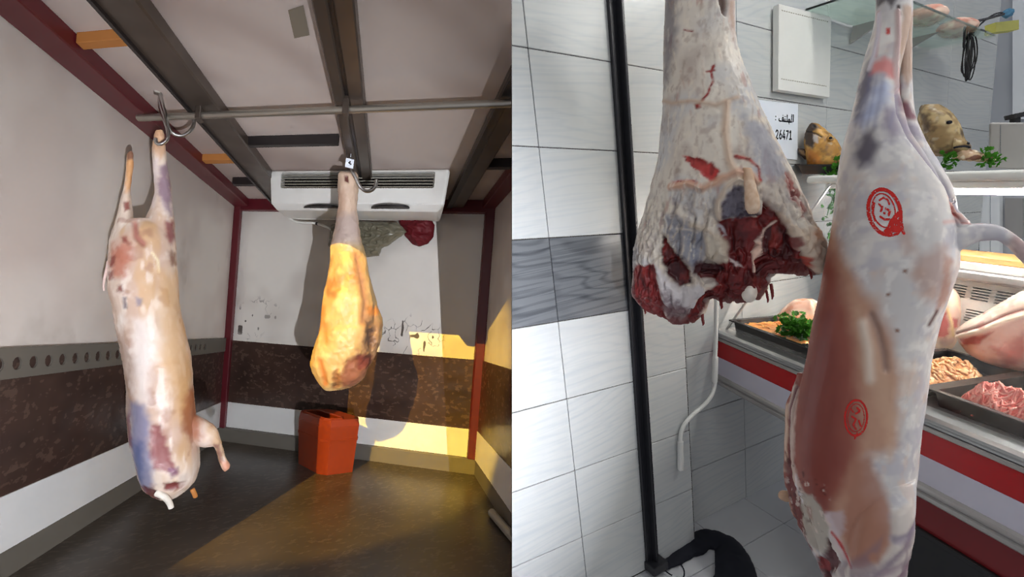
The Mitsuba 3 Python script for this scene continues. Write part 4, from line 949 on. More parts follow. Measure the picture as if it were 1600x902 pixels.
p.H += .008 * (n1 - .5) + .007 * (n2 - .5) + .004 * (p.n(44, 3) - .5); p.mix((236, 226, 216), sst(.55, .7, p.n(30, 3, 1.4, .4)) * .5); p.mix((160, 112, 92), sst(.62, .74, p.n(24, 3)) * .5)
p.poly([(206, 200), (262, 200), (262, 240), (250, 250), (240, 240)], (190, 140, 96), 6, .7, 4, back=True)
p.poly([(196, 238), (212, 238), (208, 300), (196, 304)], (200, 142, 84), 4, .8, 3); p.poly([(196, 238), (211, 238), (211, 252), (198, 254)], (96, 60, 54), 3, .8)
p.poly([(194, 320), (203, 318), (204, 330), (196, 334)], (120, 52, 44), 3, .9, 2)
p.poly([(250, 262), (264, 258), (268, 300), (266, 340), (256, 330), (246, 300)], (122, 92, 116), 6, .8, 6, 40)
p.poly([(238, 250), (246, 250), (246, 300), (240, 330), (236, 320)], (220, 206, 206), 4, .7, 3)
p.poly([(258, 352), (270, 350), (273, 375), (266, 386), (258, 372)], (134, 62, 68), 5, .85, 4); p.poly([(262, 396), (276, 396), (277, 418), (266, 418)], (132, 90, 72), 5, .7, 4)
p.line([(212, 356), (214, 376), (225, 386)], (168, 110, 96), 4, 4, h=-.014)
p.poly([(180, 385), (198, 380), (210, 390), (206, 410), (196, 436), (180, 432), (172, 412)], (176, 96, 70), 9, .8, 9, 40)
for q_ in ([(174, 404), (182, 402), (180, 418), (173, 420)], [(172, 426), (180, 424), (180, 436), (173, 438)], [(186, 448), (194, 448), (194, 456), (187, 457)], [(192, 377), (200, 377), (204, 386), (196, 384)]):
    p.poly(q_, (124, 54, 46), 3.5, .85, 4, 60)
p.poly([(195, 466), (200, 466), (201, 482), (196, 482)], (70, 64, 86), 3, .8, 2); p.poly([(215, 466), (223, 468), (222, 478), (216, 478)], (120, 116, 138), 3.5, .7, 2)
p.line([(238, 400), (246, 412), (248, 428)], (230, 214, 180), 1.6, 2, h=.004)
p.poly([(210, 498), (232, 495), (236, 560), (234, 620), (214, 620), (208, 560)], (226, 214, 206), 9, .75, 8, 20)
p.poly([(180, 520), (206, 510), (208, 640), (200, 680), (196, 600)], (176, 140, 120), 10, .6, 8)
p.poly([(248, 430), (282, 430), (302, 560), (306, 640), (270, 640), (250, 560)], (206, 162, 104), 16, .65, 12, 16)
p.poly([(290, 602), (304, 600), (308, 640), (312, 672), (300, 682), (284, 660), (282, 630)], (150, 84, 50), 8, .85, 6, 30)
p.poly([(206, 620), (226, 624), (236, 660), (238, 700), (240, 740), (226, 762), (214, 740), (206, 700)], (120, 122, 152), 9, .85, 8, 24)
p.poly([(206, 680), (222, 680), (226, 720), (222, 750), (212, 732)], (70, 84, 130), 7, .8, 6, 30)
p.poly([(236, 652), (250, 650), (262, 690), (272, 712), (276, 724), (258, 722), (240, 714), (234, 690)], (142, 82, 84), 5, .9, 6, 40, h=-.006)
p.poly([(262, 716), (276, 712), (276, 724), (266, 728)], (112, 66, 100), 3, .7, 3)
p.poly([(254, 738), (272, 734), (288, 738), (284, 750), (268, 752), (256, 750)], (112, 36, 38), 3, .95, 4, 50, h=-.012)
p.poly([(220, 750), (236, 748), (252, 758), (248, 774), (232, 774)], (92, 40, 44), 4, .9, 5, 50, h=-.006)
p.poly([(196, 650), (204, 640), (208, 690), (204, 690)], (120, 66, 76), 3, .7, 3)
p.poly([(330, 684), (338, 684), (346, 710), (338, 714)], (122, 78, 70), 3, .8, 3); p.poly([(340, 710), (358, 708), (358, 730), (342, 730)], (206, 140, 112), 4, .8)
p.poly([(276, 726), (288, 724), (292, 742), (280, 748)], (196, 180, 168), 4, .7, 3)
sc_ = thing('sheep_carcass', 'slim skinned sheep carcass hanging in the truck from the double hook', 'meat')
p.finish('body', sc_, 'meat')
obj('rib_bone', tube(spline([fs.at(245, 754, .12), fs.at(254, 757, .13), fs.at(263, 768, .12), fs.at(266, 777, .115)], 16), np.linspace(.012, .009, 16), 10), M['bone'], sc_, label='pale cut rib bone', smooth=40)
obj('rib_bone', tube(spline([fs.at(298, 754, .08), fs.at(301, 760, .08), fs.at(303, 766, .075)], 10), .008, 10), M['lath'], sc_, label='orange-brown bone end', smooth=40)
obj('fat_shred', tube(spline([fs.at(170, 410, .02), fs.at(166, 430, .03), fs.at(163, 448, .03), fs.at(164, 455, .03)], 16), np.linspace(.006, .0025, 16), 8), M['fat_pale'], sc_, smooth=40)
# the double hook and its shackle
k = thing('double_hook', 'steel double hook on the pipe rail that carries the sheep carcass', 'hook')
hz = lambda x, y, c=0.0: fs.at(x, y, c)
obj('loop', tube(spline([hz(247, 120, .01), hz(249, 140, .01), hz(252, 160, .02), hz(258, 184, .03), hz(262, 200, .03), hz(268, 211, .03), hz(280, 216, .03), hz(295, 210, .03), hz(302, 196, .03), hz(301, 181, .03)], 60), .0065, 10), M['chrome'], k, smooth=40, label='open hook, empty')
obj('loop', tube(spline([hz(250, 150, -.0), hz(252, 175, .02), hz(257, 194, .04), hz(262, 212, .045), hz(259, 226, .05), hz(248, 231, .045), hz(243, 222, .04)], 50), .0065, 10), M['chrome'], k, smooth=40, label='hook through the shank')
obj('shackle', tri(rbox(hz(240, 138, -.005), .022 * fs.ex, .022 * fs.ey, .03 * fs.ez, .004)), M['galvanised'], k)
obj('chain', tube([hz(246, 112, .0), hz(248, 138, .0), hz(250, 150, .0)], .004, 8), M['chrome'], k, smooth=40)

# ---- beef leg hanging from the middle beam
zB = proj(T(*Tpix(545, 262, t=.06)))[2]
fg = Frame(540, 440, zB)
parts = [
    loft(fg, rows((269, 530, 556, .03, 0), (276, 527, 560, .045, 0), (300, 527, 560, .05, 0), (330, 528, 559, .05, 0), (350, 526, 560, .055, 0), (362, 523, 562, .06, 0), (385, 518, 567, .07, 0), (430, 512, 577, .09, 0), (480, 503, 586, .105, 0), (510, 499, 588, .11, 0), (540, 491, 584, .11, 0), (570, 484, 578, .10, 0), (592, 492, 566, .08, 0), (604, 500, 548, .05, 0), (609, 508, 532, .02, 0)), m=70, p=2.3),
    loft(fg, rows((440, 545, 578, .05, -.02), (480, 550, 591, .07, -.02), (505, 555, 600, .075, -.02), (530, 556, 596, .075, -.02), (550, 556, 590, .07, -.02), (568, 560, 582, .05, -.02), (576, 566, 576, .02, -.02)), m=30),
]
gm_ = fuse(parts, .0058, 12)
p = Paint(fg, gm_, (178, 150, 104), 8)
n1, n2 = p.n(7), p.n(20, 4)
p.mix((196, 160, 108), sst(.45, .68, n1) * .7); p.mix((216, 192, 146), sst(.5, .7, n2) * .5); p.mix((150, 92, 46), sst(.58, .74, p.n(12, 3)) * .6)
p.H += .022 * (n1 - .5) + .014 * (n2 - .5) + .006 * (p.n(50, 3) - .5)
p.poly([(520, 262), (566, 262), (566, 380), (518, 380)], (204, 178, 160), 10, .8, 4, back=True)
p.poly([(528, 300), (540, 300), (538, 380), (524, 380)], (176, 140, 118), 6, .6, 4); p.poly([(537, 276), (544, 278), (545, 290), (539, 286)], (86, 32, 28), 1.6, .95, 1, h=-.012)
p.poly([(528, 338), (556, 336), (560, 384), (520, 384)], (160, 148, 146), 8, .6, 4)
p.line([(556, 400), (564, 440), (570, 470), (566, 500)], (150, 112, 88), 5, 6, h=-.012); p.poly([(566, 476), (590, 480), (600, 512), (594, 552), (578, 574), (562, 566), (566, 520)], (134, 104, 84), 7, .8, 8, 30)
p.poly([(572, 500), (586, 510), (588, 540), (576, 548), (568, 524)], (86, 66, 62), 5, .8, 6, 40, h=-.014); p.poly([(574, 478), (592, 480), (590, 492), (576, 492)], (190, 124, 70), 4, .8, 3)
p.poly([(558, 550), (580, 552), (582, 572), (560, 574)], (84, 42, 40), 4, .9, 4)
p.poly([(540, 560), (560, 545), (576, 556), (574, 590), (552, 604), (536, 604), (530, 590)], (112, 60, 56), 6, .85, 7, 40, h=-.008)
p.poly([(520, 580), (528, 572), (534, 590), (530, 608), (520, 606)], (120, 72, 44), 4, .8, 4, h=-.01); p.line([(504, 480), (510, 510), (512, 530)], (180, 110, 50), 4, 5, w=.7); p.line([(500, 560), (506, 580), (508, 598)], (168, 96, 44), 4, 4, w=.8, h=-.008)
lg = thing('hanging_beef', 'yellowish hanging beef leg in the middle of the truck before the cooling unit', 'meat')
p.finish('body', lg, 'meat')
k = thing('meat_hook', 'curved steel hook through the top of the beef leg, in front of the grille', 'hook')
g_ = fg.at
obj('shaft', tube(spline([g_(546, 244, .0), g_(547, 258, .03), g_(549, 270, .055), g_(556, 284, .06), g_(563, 297, .055), g_(574, 302, .045), g_(584, 296, .04), g_(587, 284, .04)], 50), .008, 10), M['chrome'], k, smooth=40)
k = thing('white_tag', 'small white square tag with a mark hanging above the beef leg', 'tag')
A0 = g_(546, 262, .075); a1_, a2_ = u_(fg.ex + .15 * fg.ey), u_(fg.ey - .15 * fg.ex)
obj('card', tri(bslab(A0 - .017 * a1_ - .02 * a2_, .034 * a1_, .04 * a2_, .002 * fg.ez, .0006)), M['paper'], k)
obj('mark', cat_(*[slab(A0 + .0022 * fg.ez + x * a1_ + y * a2_, w * a1_ , h * a2_, .0004 * fg.ez) for x, y, w, h in ((-.002, -.01, .005, .014), (-.006, -.004, .008, .005), (.002, .0, .006, .005))]), M['ink'], k, label='dark printed mark')
obj('string', tube([g_(549, 240, .05), g_(547.5, 252, .072)], .0015, 6), M['paper'], k)

# ------------------------------------------------------------------ shop: what stands in and on the counter
def tray(l0, l1, w0, w1, hb, hr, label, name='meat_tray', th=.004, mk='black_tray', flare=.012, rimw=.012):
    o = hull([K(l, w, hb) for l in (l0 + flare, l1 - flare) for w in (w0 + flare, w1 - flare)] + [K(l, w, hr) for l in (l0, l1) for w in (w0, w1)])
    i = hull([K(l, w, hb + th) for l in (l0 + flare + th, l1 - flare - th) for w in (w0 + flare + th, w1 - flare - th)] + [K(l, w, hr + .001) for l in (l0 + th, l1 - th) for w in (w0 + th, w1 - th)])
    k = thing(name, label, 'tray')
    obj('pan', tri(o - i), M[mk], k)
    r = kslab(l0 - rimw, l1 + rimw, w0 - rimw, w1 + rimw, hr - .005, hr, .001) - kslab(l0 + th, l1 - th, w0 + th, w1 - th, hr - .02, hr + .02)
    obj('rim', tri(r), M[mk], k)
    return k
HD = .8305
tray(.70, 1.14, .055, .44, HD, .876, 'large black tray at the front of the counter with pink minced meat along its edge')
tray(.49, .675, .075, .46, HD, .872, 'black tray of cooked brown mince, left of the large black tray')
tray(.055, .44, .015, .30, HD, .882, 'black tray of orange salad at the far left end of the counter')
def heap(name, poly_lw, h0, hts, cfn, label, cat_='minced meat', nstr=260, sr=.0028, sl=.03, seed=1, kind='stuff', matk='meat'):
    """a heap in counter coordinates: a bumpy mound with short strands lying over it"""
    pl = Polygon(poly_lw); rr = np.random.default_rng(seed); x0, y0, x1, y1 = pl.bounds
    n = 60; X, Y = np.meshgrid(np.linspace(x0, x1, n), np.linspace(y0, y1, n)); pts = np.c_[X.ravel(), Y.ravel()]
    d = -sdist(pts, np.array(poly_lw)); dm = d.max()
    hfun = lambda q: np.clip(-sdist(q, np.array(poly_lw)) / dm, 0, 1) ** .55 * hts
    P = np.c_[pts, np.zeros(len(pts))]
    Hh = hfun(pts) * (1 + .9 * fbm3(P, 45, 3, seed)) 
    inside = d > -1e-6
    V = np.array([K(a, b, h0 + max(h, 0)) for (a, b), h in zip(pts, Hh)])
    Fc = []
    for j in range(n - 1):
        for i in range(n - 1):
            a = j * n + i
            if inside[[a, a + 1, a + n, a + n + 1]].all(): Fc += [[a, a + 1, a + n + 1], [a, a + n + 1, a + n]]
    ms = [trimesh.Trimesh(V, np.array(Fc), process=False)]; cs = [cfn(P, np.zeros(len(V)))]
    for k in range(nstr):
        while True:
            q = np.array([rr.uniform(x0, x1), rr.uniform(y0, y1)])
            if pl.contains(Point(q)): break
        a = rr.uniform(0, 6.28); bend = rr.uniform(-1.5, 1.5); L_ = sl * rr.uniform(.5, 1.2); path = []
        for t_ in np.linspace(-.5, .5, 6):
            qq = q + L_ * t_ * np.array([math.cos(a + bend * t_), math.sin(a + bend * t_)]); path.append((*qq, 0))
        path = np.array(path); hh_ = hfun(path[:, :2]) * (1 + .9 * fbm3(np.c_[path[:, :2], np.zeros(6)], 45, 3, seed)); lift = rr.uniform(-.3, 1.2) * sr
        m = tube([K(x, y, h0 + max(z, 0) + lift) for (x, y, _), z in zip(path, hh_)], [sr * .7, sr, sr, sr, sr, sr * .7], 6)
        ms.append(m); cs.append(cfn(np.tile(np.r_[q, 0.0], (len(m.vertices), 1)), np.full(len(m.vertices), rr.uniform(0, 1))))
    t_ = trimesh.util.concatenate(ms)
    return obj(name, t_, M[matk], label=label, cat=cat_, smooth=True, color=np.vstack(cs), kind=kind)
def pal(*cols):
    A = np.array([srgb(*c) for c in cols])
    def f(P, r):
        t_ = np.clip(meshkit.fbm(P * 60, 3, 5) * .8 + r * .6 - .15, 0, .999) * (len(A) - 1); i = t_.astype(int); w = (t_ - i)[:, None]
        return A[i] * (1 - w) + A[i + 1] * w
    return f
heap('minced_meat', [(.735, .083), (.78, .076), (1.12, .078), (1.12, .165), (.95, .155), (.85, .16), (.77, .16), (.725, .13)], HD + .008, .072, pal((206, 84, 78), (230, 124, 112), (242, 172, 158), (222, 104, 96)), 'pink raw minced meat heaped along the edge of the large black tray', nstr=650, seed=3)
heap('cooked_mince', [(.51, .12), (.655, .10), (.655, .34), (.60, .42), (.52, .40)], HD + .005, .05, pal((150, 96, 56), (206, 150, 100), (228, 184, 136), (176, 116, 70)), 'brown crumbly cooked mince heaped in the black tray', nstr=260, sl=.016, sr=.004, seed=4)
heap('orange_salad', [(.075, .035), (.30, .03), (.34, .12), (.30, .26), (.075, .28)], HD + .035, .022, pal((226, 128, 40), (240, 160, 70), (246, 190, 110), (214, 112, 40)), 'orange grated salad filling the left of the black tray', 'salad', nstr=220, sl=.022, sr=.0022, seed=5)
def leafy(name, base, tips, leafsize, n, label, mk, seed=1, cat_='parsley', stem=.0014, upr=Z):
    """sprigs: thin stems with small lobed leaves"""
    rr = np.random.default_rng(seed); k = thing(name, label, cat_); st, lv = [], []
    lobe = np.array([(0, 0), (.28, .12), (.2, .3), (.5, .38), (.3, .55), (.42, .8), (.15, .78), (0, 1.0), (-.15, .78), (-.42, .8), (-.3, .55), (-.5, .38), (-.2, .3), (-.28, .12)])
    for tip in tips:
        path = spline([base, .5 * (np.asarray(base) + tip) + rr.normal(0, .006, 3), np.asarray(tip)], 8); st.append(tube(path, stem, 5))
        for _ in range(n):
            c = path[rr.integers(2, 8)] + rr.normal(0, leafsize * .35, 3); d = u_(rr.normal(0, 1, 3) + .6 * u_(np.asarray(tip) - base)); s_ = u_(np.cross(d, rr.normal(0, 1, 3))); nn = np.cross(d, s_); L_ = leafsize * rr.uniform(.6, 1.15)
            V = c + L_ * (lobe[:, :1] * s_ + lobe[:, 1:] * d + (.25 * lobe[:, 1:] ** 2 + .4 * np.abs(lobe[:, :1])) * nn)
            V = np.vstack([V, c + .5 * L_ * d]); m = len(lobe); lv.append(trimesh.Trimesh(V, [[i, (i + 1) % m, m] for i in range(m)], process=False))
    obj('stem', trimesh.util.concatenate(st), mk, k, kind='stuff'); obj('leaf', trimesh.util.concatenate(lv), mk, k, kind='stuff')
    return k
mat('parsley', {'type': 'principledthin', 'base_color': {'type': 'rgb', 'value': lin(64, 118, 40)}, 'roughness': .5, 'diff_trans': .8})
mat('parsley_dark', {'type': 'principledthin', 'base_color': {'type': 'rgb', 'value': lin(46, 82, 38)}, 'roughness': .5, 'diff_trans': .6})
c = Kpix(1238, 522, h=.885); rr_ = np.random.default_rng(3)
leafy('parsley_bunch', K(c[0], c[1] + .02, .86), [K(c[0] + rr_.uniform(-.07, .07), c[1] + .02 + rr_.uniform(-.06, .05), .90 + rr_.uniform(0, .045)) for _ in range(34)], .026, 9, 'bright green parsley bunch on the orange salad', M['parsley'], 3)
# poultry pieces behind the salad
cp_ = thing('pale_meat_piece', 'pale pinkish meat piece behind the parsley at the far left of the counter', 'meat')
c = Kpix(1254, 505, h=.87); cc = K(c[0], c[1], .885)
fr = Frame(*proj(cc))
q = Paint(fr, fuse([loft(fr, [(1216, 492, 1216, 500, .03, 0), (1228, 478, 1226, 506, .05, 0), (1246, 468, 1246, 508, .06, 0), (1266, 466, 1268, 508, .06, 0), (1284, 476, 1286, 504, .04, 0), (1294, 486, 1294, 494, .01, 0)], n=24, m=30)], .007, 6), (222, 176, 152), 12)
q.mix((238, 212, 190), sst(.45, .65, q.n(24))); q.mix((206, 140, 110), sst(.55, .7, q.n(34))); q.H += .01 * (q.n(30, 3) - .5); q.finish('body', cp_, 'meat')
# big pale pink rib slab and the red piece beside it
c = Kpix(1555, 575, h=.845); fr = Frame(*proj(K(c[0], c[1] - .07, .9)))
sl_ = thing('rib_slab', 'big pale pink slab of ribs lying behind the large black tray', 'meat')
slm = fuse([loft(fr, [(1492, 518, 1494, 528, .01, .0), (1500, 510, 1502, 540, .03, 0), (1520, 498, 1518, 556, .05, 0), (1545, 484, 1542, 568, .06, 0), (1575, 466, 1572, 576, .065, 0), (1605, 452, 1604, 582, .07, 0), (1650, 440, 1650, 592, .07, 0), (1690, 446, 1690, 590, .06, 0), (1720, 470, 1720, 570, .02, 0)], n=40, m=60, p=2.4)], .005, 10)
q = Paint(fr, slm, (222, 190, 172), 13); q.mix((238, 216, 200), sst(.45, .68, q.n(16))); 
q.poly([(1496, 534), (1530, 520), (1600, 498), (1720, 480), (1720, 600), (1500, 600)], (200, 150, 134), 5, .7, 6, 30); q.poly([(1500, 530), (1540, 522), (1552, 520), (1530, 538), (1506, 540)], (150, 54, 48), 3, .85, 4)
q.poly([(1564, 545), (1600, 520), (1604, 560), (1570, 572)], (168, 82, 74), 9, .6, 8); q.line([(1494, 522), (1530, 512), (1570, 494), (1610, 482)], (150, 74, 62), 1.5, 2, h=-.006); q.line([(1490, 528), (1530, 519), (1570, 503), (1610, 492)], (246, 224, 200), 3, 3, h=.006)
q.mix((190, 110, 98), sst(.58, .72, q.n(34, 3)) * .5); q.H += .006 * (q.n(30, 3) - .5); q.finish('body', sl_, 'meat')
c = Kpix(1483, 538, h=.84); fr = Frame(*proj(K(c[0], min(c[1], .50) , .9)))
rp_ = thing('red_meat_piece', 'raw red meat piece with yellow fat standing between the lamb and the rib slab', 'meat')
q = Paint(fr, fuse([loft(fr, rows((452, 1472, 1492, .02, 0), (462, 1462, 1499, .035, 0), (485, 1456, 1502, .045, 0), (510, 1452, 1500, .045, 0), (532, 1454, 1496, .04, 0), (545, 1460, 1488, .02, 0)), n=28, m=30)], .006, 6), (222, 186, 168), 14)
q.mix((236, 206, 176), sst(.45, .65, q.n(26))); q.poly([(1462, 492), (1478, 490), (1484, 514), (1478, 530), (1462, 528)], (170, 66, 64), 4, .9, 4); q.poly([(1487, 498), (1496, 498), (1496, 512), (1488, 514)], (170, 60, 56), 2.5, .85, 2)
q.line([(1480, 484), (1486, 506), (1488, 524)], (232, 204, 150), 2, 2, h=.004); q.finish('body', rp_, 'meat')

# calf heads on the top shelf, with parsley
WH = WS + .10
hd = Kpix(1282, 262, w=WH); zh = proj(KO + hd @ np.array([KL, KW, Z]))[2]
fh = Frame(1284, 230, zh)
ht = thing('head_tray', 'small black tray under the golden calf head on the top shelf', 'tray')
tb_, tt_ = [fh.at(x, 271.5, c) for x in (1254, 1306) for c in (-.05, .05)], [fh.at(x, 257, c) for x in (1247, 1313) for c in (-.07, .07)]
ti_ = [fh.at(x, 269.5, c) for x in (1256, 1304) for c in (-.045, .045)] + [fh.at(x, 256, c) for x in (1249.5, 1310.5) for c in (-.065, .065)]
obj('pan', tri(hull(tb_ + tt_) - hull(ti_)), M['black_tray'], ht); ti2 = [fh.at(x, y, c) for x in (1249.5, 1310.5) for y in (254, 262) for c in (-.064, .064)]
obj('rim', tri(hull([fh.at(x, y, c) for x in (1243, 1317) for y in (256, 258) for c in (-.075, .075)]) - hull(ti2)), M['black_tray'], ht)
cb = .52
h1 = fuse([loft(fh, [(1264, 196, 1268, 192, .012, 0), (1258, 208, 1277, 193, .03, 0), (1256, 220, 1286, 199, .04, 0), (1257, 232, 1297, 208, .05, 0), (1259, 245, 1309, 221, .058, 0), (1262, 258, 1316, 238, .06, 0), (1270, 268, 1315, 256, .05, 0), (1284, 270, 1308, 266, .02, 0)], n=36, m=44),
           loft(fh, [(1256, 224, 1262, 216, .02, 0), (1260, 242, 1276, 226, .04, 0), (1262, 262, 1292, 250, .045, 0), (1272, 269, 1292, 266, .02, 0)], n=24, m=24),
           mani(blob(fh.at(1298, 216, .045), (.013 * fh.ex, .009 * fh.ey, .013 * fh.ez), 2))], .004, 8)
q = Paint(fh, h1, (176, 128, 62), 21); q.mix((206, 158, 84), sst(.45, .66, q.n(30))); q.mix((120, 92, 62), sst(.54, .7, q.n(50, 3)) * .6); q.mix((206, 196, 170), sst(.62, .72, q.n(44, 3)) * .5)
q.poly([(1252, 200), (1264, 190), (1276, 194), (1278, 200), (1270, 206), (1276, 216), (1270, 232), (1258, 226)], (44, 34, 32), 2.5, .95, 2); q.poly([(1270, 210), (1278, 212), (1278, 224), (1272, 222)], (196, 190, 186), 1.8, .8, 2)
q.line([(1258, 206), (1268, 207), (1277, 210), (1284, 214)], (26, 20, 20), 1.2, 1.2, h=-.006); q.poly([(1269, 195), (1274, 195), (1275, 199), (1270, 199)], (16, 12, 12), 1, 1, h=-.005)
q.poly([(1262, 232), (1280, 240), (1286, 266), (1262, 262)], (196, 116, 40), 5, .7, 4); q.poly([(1293, 213), (1300, 213), (1302, 218), (1295, 219)], (40, 30, 24), 1.4, .95); q.H += .003 * (q.n(70, 3) - .5)
ch = thing('calf_head', 'golden singed calf head tipped upward with a black muzzle, in a small tray', 'calf head'); q.finish('body', ch, 'meat')
ear = fuse([loft(fh, [(1246, 232, 1252, 232, .006, .01), (1247, 238, 1257, 233, .012, .01), (1252, 244, 1262, 238, .012, .005), (1258, 250, 1266, 246, .008, 0)], n=20, m=20)], .004, 4)
q = Paint(fh, ear, (70, 56, 48), 22); q.poly([(1249, 235), (1256, 236), (1259, 244), (1252, 241)], (150, 120, 84), 1.5, .8); q.finish('ear', ch, 'meat', label='dark folded ear')
obj('eye', blob(fh.at(1297.5, 216, .056), (.006 * fh.ex, .005 * fh.ey, .005 * fh.ez), 2), M['ink'], ch, smooth=True)
hd = Kpix(1478, 246, w=WH); fh2 = Frame(1475, 205, proj(KO + hd @ np.array([KL, KW, Z]))[2])
h2 = fuse([loft(fh2, rows((163, 1444, 1468, .02, 0), (170, 1438, 1480, .045, 0), (182, 1434, 1493, .06, 0), (198, 1436, 1502, .066, 0), (212, 1440, 1506, .066, 0), (226, 1445, 1512, .06, 0), (237, 1450, 1510, .05, 0), (244, 1458, 1500, .02, 0)), n=36, m=44),
           loft(fh2, [(1490, 210, 1488, 240, .045, .02), (1504, 216, 1502, 240, .04, .025), (1513, 222, 1512, 236, .028, .025), (1517, 227, 1517, 232, .01, .02)], n=24, m=20)], .004, 8)
q = Paint(fh2, h2, (140, 116, 78), 23); q.mix((176, 154, 112), sst(.45, .66, q.n(26))); q.mix((92, 74, 50), sst(.52, .7, q.n(44, 3)) * .7); q.mix((190, 180, 160), sst(.62, .72, q.n(40)) * .5)
q.poly([(1478, 189), (1488, 189), (1487, 194), (1479, 194)], (44, 32, 22), 1.6, .95, 1, h=-.004); q.poly([(1500, 200), (1506, 206), (1504, 216), (1500, 210)], (50, 36, 26), 2, .9); q.line([(1494, 229), (1506, 227), (1515, 229)], (70, 40, 30), 1.5, 1.5, h=-.005)
q.poly([(1438, 176), (1450, 180), (1454, 206), (1444, 206)], (64, 44, 32), 3, .8, 2); q.poly([(1458, 234), (1500, 232), (1504, 246), (1460, 248)], (96, 66, 50), 3, .7, 3); q.H += .004 * (q.n(60, 3) - .5)
ch2 = thing('calf_head', 'olive brown calf head resting on parsley behind the lamb hind leg', 'calf head'); q.finish('body', ch2, 'meat')
ear = fuse([loft(fh2, [(1438, 166, 1440, 164, .004, -.01), (1436, 170, 1446, 165, .012, -.01), (1440, 178, 1452, 170, .014, -.01), (1448, 184, 1456, 178, .008, -.01)], n=20, m=20)], .004, 4)
q = Paint(fh2, ear, (84, 70, 50), 24); q.finish('ear', ch2, 'meat'); q = 0; obj('mouth_line', tube(spline([fh2.at(1490, 230, .075), fh2.at(1502, 228, .08), fh2.at(1514, 230, .055)], 12), .003, 6), M['ink'], ch2, smooth=40)
obj('nostril', blob(fh2.at(1511, 224, .05), (.005 * fh2.ex, .004 * fh2.ey, .006 * fh2.ez), 2), M['ink'], ch2, smooth=True)
obj('eye', blob(fh2.at(1483, 191.5, .062), (.007 * fh2.ex, .005 * fh2.ey, .005 * fh2.ez), 2), M['ink'], ch2, smooth=True)
q = Paint(fh2, fuse([loft(fh2, [(1488, 242, 1488, 250, .02, .03), (1505, 232, 1505, 250, .03, .035), (1525, 236, 1525, 251, .03, .03), (1545, 243, 1545, 252, .02, .025), (1556, 248, 1556, 252, .008, .02)], n=24, m=30)], .004, 4), (190, 160, 130), 25)
q.mix((110, 72, 56), sst(.48, .62, q.n(60, 3))); q.mix((222, 208, 186), sst(.56, .66, q.n(70, 3))); q.H += .012 * (q.n(60, 3) - .5)
fr_ = thing('tripe_scrap', 'knobbly brown and white scraps on the shelf in front of the olive brown calf head', 'offal'); q.finish('body', fr_, 'meat')
sh_ = lambda f, x, y, c=0.0: f.at(x, y, c)
leafy('parsley_sprig', sh_(fh2, 1548, 253, .04), [sh_(fh2, x, y, c) for x, y, c in ((1538, 238, .05), (1556, 246, .05), (1566, 248, .03), (1540, 250, .07), (1552, 240, .03))], .02, 7, 'green parsley sprig at the right end of the shelf garnish', M['parsley'], 5)
leafy('parsley_sprig', sh_(fh2, 1470, 256, .06), [sh_(fh2, x, y, c) for x, y, c in ((1484, 240, .07), (1492, 252, .06), (1478, 246, .08), (1498, 246, .05))], .018, 6, 'green parsley sprig under the olive brown calf head', M['parsley'], 6)
leafy('parsley_sprig', sh_(fh, 1318, 268, .06), [sh_(fh, x, y, c) for x, y, c in ((1306, 246, .07), (1310, 256, .08), (1304, 262, .08), (1316, 250, .06))], .022, 8, 'green parsley sprig at the right end of the small head tray', M['parsley'], 7)
leafy('parsley_sprig', sh_(fh, 1300, 276, .085), [sh_(fh, x, y, c) for x, y, c in ((1286, 270, .09), (1296, 276, .09), (1290, 266, .09))], .016, 6, 'small parsley sprig on the shelf edge below the small head tray', M['parsley'], 8)
leafy('parsley_sprig', sh_(fh, 1320, 276, .10), [sh_(fh, x, y, c) for x, y, c in ((1306, 286, .12), (1296, 300, .12), (1300, 318, .12), (1292, 332, .12), (1302, 345, .12), (1294, 358, .12), (1298, 368, .12))], .026, 9, 'dark green parsley sprig hanging down beside the lamb from the shelf', M['parsley_dark'], 9)

# end of the shop: wall, column, white panels, scale
C0 = RW0 + cornR * SA; eN = u_(np.cross(SC, Z)); eN = eN if eN @ (CAM - C0) > 0 else -eN
def epix(x, y, off=0.0): return onp(x, y, C0 + off * eN, eN)
mat('end_grey', princ(lin(176, 180, 184), .4, .4)); mat('end_dark', princ(lin(104, 108, 112), .4, .4)); mat('door_white', princ(lin(226, 230, 232), .35, .5))
struct('wall_right_shop', tri(slab(C0 - .02 * eN + 1.0 * SC - (C0[2] - FLOOR) * Z, -3.2 * SC, 2.7 * Z, -.05 * eN)), M['end_grey'], 'grey wall closing the shop behind the counter')
def eblock(name, x0, x1, y0, y1, off, th, mk, label, cat_, parent=None, **kw):
    q = [epix(x, y, off) for x, y in ((x0, y0), (x1, y0), (x1, y1), (x0, y1))]
    return obj(name, tri(hull([p - d * eN for p in q for d in (0, th)])), M[mk], parent, label=label, cat=cat_, **kw)
eblock('wall_panel', 1582, 1680, -120, 186, .04, .03, 'door_white', 'bright white upper panel at the right edge of the picture behind the grey scale', 'panel')
for i, (x0, x1) in enumerate(((1530, 1546), (1548, 1562))):
    eblock('wall_panel', x0, x1, 296, 396, .04, .03, 'door_white', ['narrow white panel below the shelf lamp, left of a pair', 'narrow white panel below the shelf lamp, right of a pair'][i], 'panel')
eblock('wall_panel', 1570, 1598, 310, 372, .05, .02, 'sheet_metal', 'grey metal panel below the shelf lamp, right of the narrow white pair', 'panel')
eblock('wall_panel', 1502, 1528, 310, 396, .05, .02, 'end_dark', 'dark grey panel below the shelf lamp, left of the narrow white pair', 'panel')
sc0 = Kpix(1572, 256, w=WS + .30); o_ = KO + sc0 @ np.array([KL, KW, Z]); fsx = Frame(1572, 225, proj(o_)[2])
k = thing('weighing_scale', 'grey box-shaped scale with a black knob on the right end of the top shelf', 'scale')
